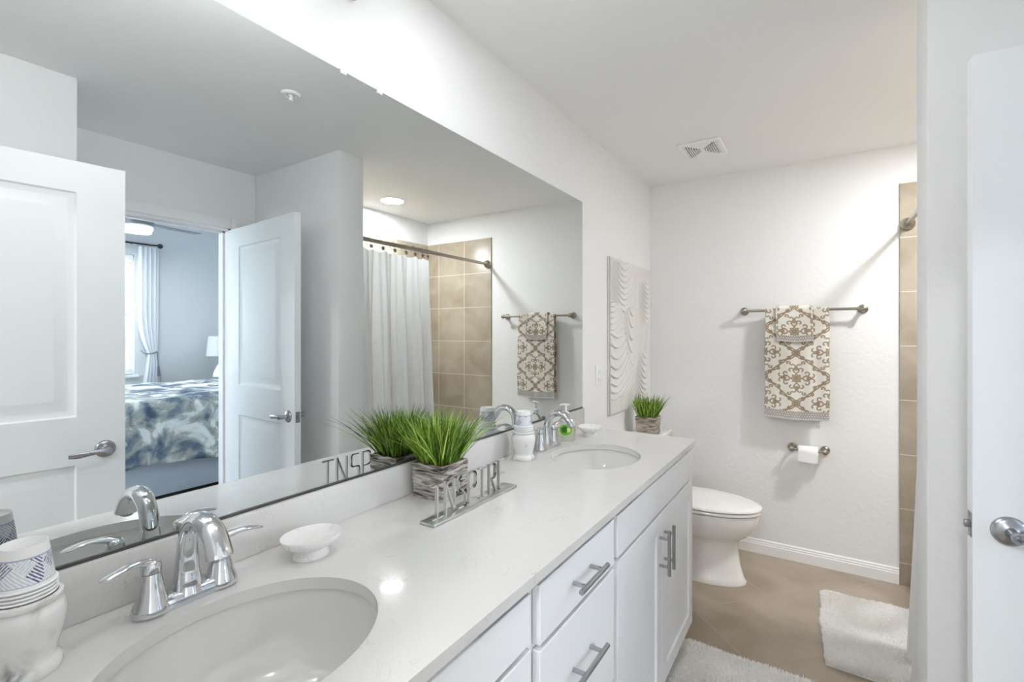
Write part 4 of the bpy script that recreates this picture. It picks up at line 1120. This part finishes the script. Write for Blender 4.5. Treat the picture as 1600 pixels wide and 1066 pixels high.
# bed
BXA, BXB, BYF, BYH = 3.42, 4.95, 1.15, 3.25
o = thing('bed', ((BXA+BXB)/2, (BYF+BYH)/2, 0), 'queen bed with grey-blue wooden frame seen through the bedroom door', 'bed')
ox, oy = o.location.x, o.location.y
def bb_(x0, x1, y0, y1, z0, z1, **k): return B(x0-ox, x1-ox, y0-oy, y1-oy, z0, z1, **k)
bm = bb_(BXA, BXA+.04, BYF+.32, BYH, .10, .42, bev=.004); box(bm, BXA+.004-ox, BXA+.036-ox, BYF+.0-oy, BYF+.312-oy, .10, .42, bev=.004); obj('side_rail', bm, M['bed_wood'], o)
obj('side_rail', bb_(BXB-.04, BXB, BYF, BYH, .10, .42, bev=.004), M['bed_wood'], o)
obj('footboard', bb_(BXA+.04, BXB-.04, BYF, BYF+.04, .10, .42, bev=.004), M['bed_wood'], o)
obj('headboard', bb_(BXA-.02, BXB+.02, BYH+.001, BYH+.06, .0, 1.30, bev=.006), M['bed_wood'], o)
for x in (BXA+.10, BXB-.16):
    for y in (BYF+.08, BYH-.2): obj('leg', bb_(x, x+.06, y, y+.06, .0, .10), M['black'], o)
obj('mattress', bb_(BXA+.05, BXB-.05, BYF+.05, BYH-.01, .36, .80, bev=.04, seg=3), M['pillow'], o)
c = thing('comforter', ((BXA+BXB)/2, (BYF+BYH)/2, .8), 'blue, grey and white watercolour print comforter draped over the bed', 'comforter')
nu, nv = 110, 120
def cf(i, j):
    s = (i/(nu-1)-.5)*2*1.29; y = BYF-.04+(3.08-BYF)*j/(nv-1)
    half = .80; drop = 0
    if abs(s) > half-.06:
        q = abs(s)-(half-.06); a = min(q/.11, 1)*PI/2; x = math.copysign(half-.06+.07*math.sin(a)+.01, s); z = .86-.07*(1-math.cos(a))-max(0, q-.11)
        dn = max(0, q-.1); x += math.copysign(.030*dn*2+.022*nz(y*5, dn*3, 2)*min(1, dn*4)+.012*math.sin(y*19+3*nz(y*3, 1))*min(1, dn*3), s)
    else:
        x = s; z = .86
    z += .014*nz(x*4, y*4, 3)+.008*nz(x*11, y*11, 8)
    if abs(s) > half: z += .03*math.sin(y*4.2+1)*min(1, (abs(s)-half)*2)
    return (x+(BXA+BXB)/2-c.location.x, y-c.location.y, z-.8)
g = grid_obj('cover', nu, nv, cf, M['comforter'], c, thick=.02)
# pillows
def pillow(loc, rot, label, w_=.68, h__=.46, t_=.17):
    p = obj('pillow', bmesh.new(), M['pillow']); 
    n = 26; 
    bpy.data.objects.remove(p)
    V = []; Fc = []
    for s in (1, -1):
        b0 = len(V)
        for j in range(n+1):
            for i in range(n+1):
                u, v = i/n*2-1, j/n*2-1; e = (max(0, (1-u**4))*max(0, (1-v**4)))**.55
                pin = 1-.06*(1-abs(u))*abs(v)**3
                V.append((u*w_/2*(1-.05*(1-v*v)*0), v*h__/2*pin, s*t_/2*e+.004*nz(u*3, v*3, s)))
        for j in range(n):
            for i in range(n):
                a = b0+j*(n+1)+i; f_ = (a, a+1, a+n+2, a+n+1); Fc.append(f_ if s > 0 else f_[::-1])
    me = bpy.data.meshes.new('pillow'); me.from_pydata(V, [], Fc); me.materials.append(M['pillow']); me.polygons.foreach_set('use_smooth', [True]*len(me.polygons))
    p = bpy.data.objects.new('pillow', me); C.objects.link(p); p.location = loc; p.rotation_euler = rot
    return tag(p, label, 'pillow', 'bed pillows')
pillow((3.85, 2.93, 1.075), (math.radians(52), 0, 0), 'white pillow leaning on the bed, on the side nearest the bathroom')
pillow((4.55, 2.93, 1.075), (math.radians(52), 0, 0), 'white pillow leaning on the bed, on the side nearest the window')
# nightstand + lamp
o = thing('nightstand', (5.285, 3.15, 0), 'grey-blue nightstand beside the bed head', 'nightstand')
obj('body', B(-.18, .18, -.2, .2, .12, .66, bev=.004), M['bed_wood'], o)
for x in (-.155, .155):
    for y in (-.17, .17): obj('leg', B(x-.02, x+.02, y-.02, y+.02, 0, .12), M['bed_wood'], o)
for z in (.16, .41):
    d = obj('drawer', B(-.194, -.181, -.18, .18, z, z+.22, bev=.003), M['bed_wood'], o)
    bm = bmesh.new(); lathe(bm, [(0, -.012), (.012, -.008), (.012, .008), (0, .012)], c=(-.206, 0, z+.11), seg=12); obj('knob', bm, M['steel'], d)
o = thing('table_lamp', (5.22, 3.06, .661), 'table lamp with white drum shade on the nightstand', 'lamp')
bm = bmesh.new(); lathe(bm, [(0, 0), (.07, 0), (.075, .01), (.03, .03), (.02, .06), (.045, .16), (.055, .24), (.03, .34), (.012, .38), (.010, .48), (0, .48)], seg=28); obj('base', bm, M['lamp_base'], o)
bm = bmesh.new(); lathe(bm, [(.172, .46), (.150, .70), (.147, .70), (.169, .46)], seg=40); obj('lamp_shade', bm, M['lamp_shade'], o)
# ceiling fan
FX, FY = 4.60, 1.965
o = thing('ceiling_fan', (FX, FY, BH), 'grey ceiling fan with a glowing round light in the bedroom', 'ceiling fan')
bm = bmesh.new(); lathe(bm, [(0, -.001), (.07, -.001), (.06, -.04), (.015, -.05), (.015, -.13), (.05, -.14), (.12, -.17), (.135, -.20), (.135, -.29), (.12, -.30), (0, -.30)], seg=36); obj('motor_housing', bm, M['grey_fan'], o)
bm = bmesh.new(); lathe(bm, [(0, -.301), (.125, -.301), (.125, -.325), (.11, -.34), (0, -.348)], seg=36); obj('light_lens', bm, M['fan_glow'], o)
for k in range(3):
    a = math.radians(80+120*k); bm = bmesh.new()
    box(bm, .13, .60, -.055, .055, -.262, -.256, bev=.002)
    bmesh.ops.rotate(bm, verts=bm.verts, cent=(0, 0, 0), matrix=Matrix.Rotation(a, 3, 'Z')); obj('blade', bm, M['grey_fan'], o)
l = bpy.data.lights.new('fan_lamp', 'AREA'); l.shape = 'DISK'; l.size = .22; l.energy = FAN_P; l.color = (1, .99, .97)
lo = bpy.data.objects.new('fan_lamp', l); C.objects.link(lo); lo.parent = o; lo.location = (0, 0, -.355)
# outside
bm = bmesh.new(); box(bm, BXF+T+.3, 14, -8, 10, -.2, -.1); struct('ground', bm, M['lawn'])
bm = bmesh.new(); nh = 40
for k in range(nh): pass
def hg(i, j):
    t = i/60*2*PI; v = j/30
    r = .7*math.sin(min(1, v*1.05)*PI)**.5+.12*nz(math.cos(t)*2, math.sin(t)*2, v*6)
    return (math.cos(t)*r, math.sin(t)*r*3, -.1+1.75*v)
h = grid_obj('hedge', 61, 31, hg, M['hedge']); h.location = (8.6, 4.0, 0); tag(h, 'green hedge outside the bedroom window', 'hedge')
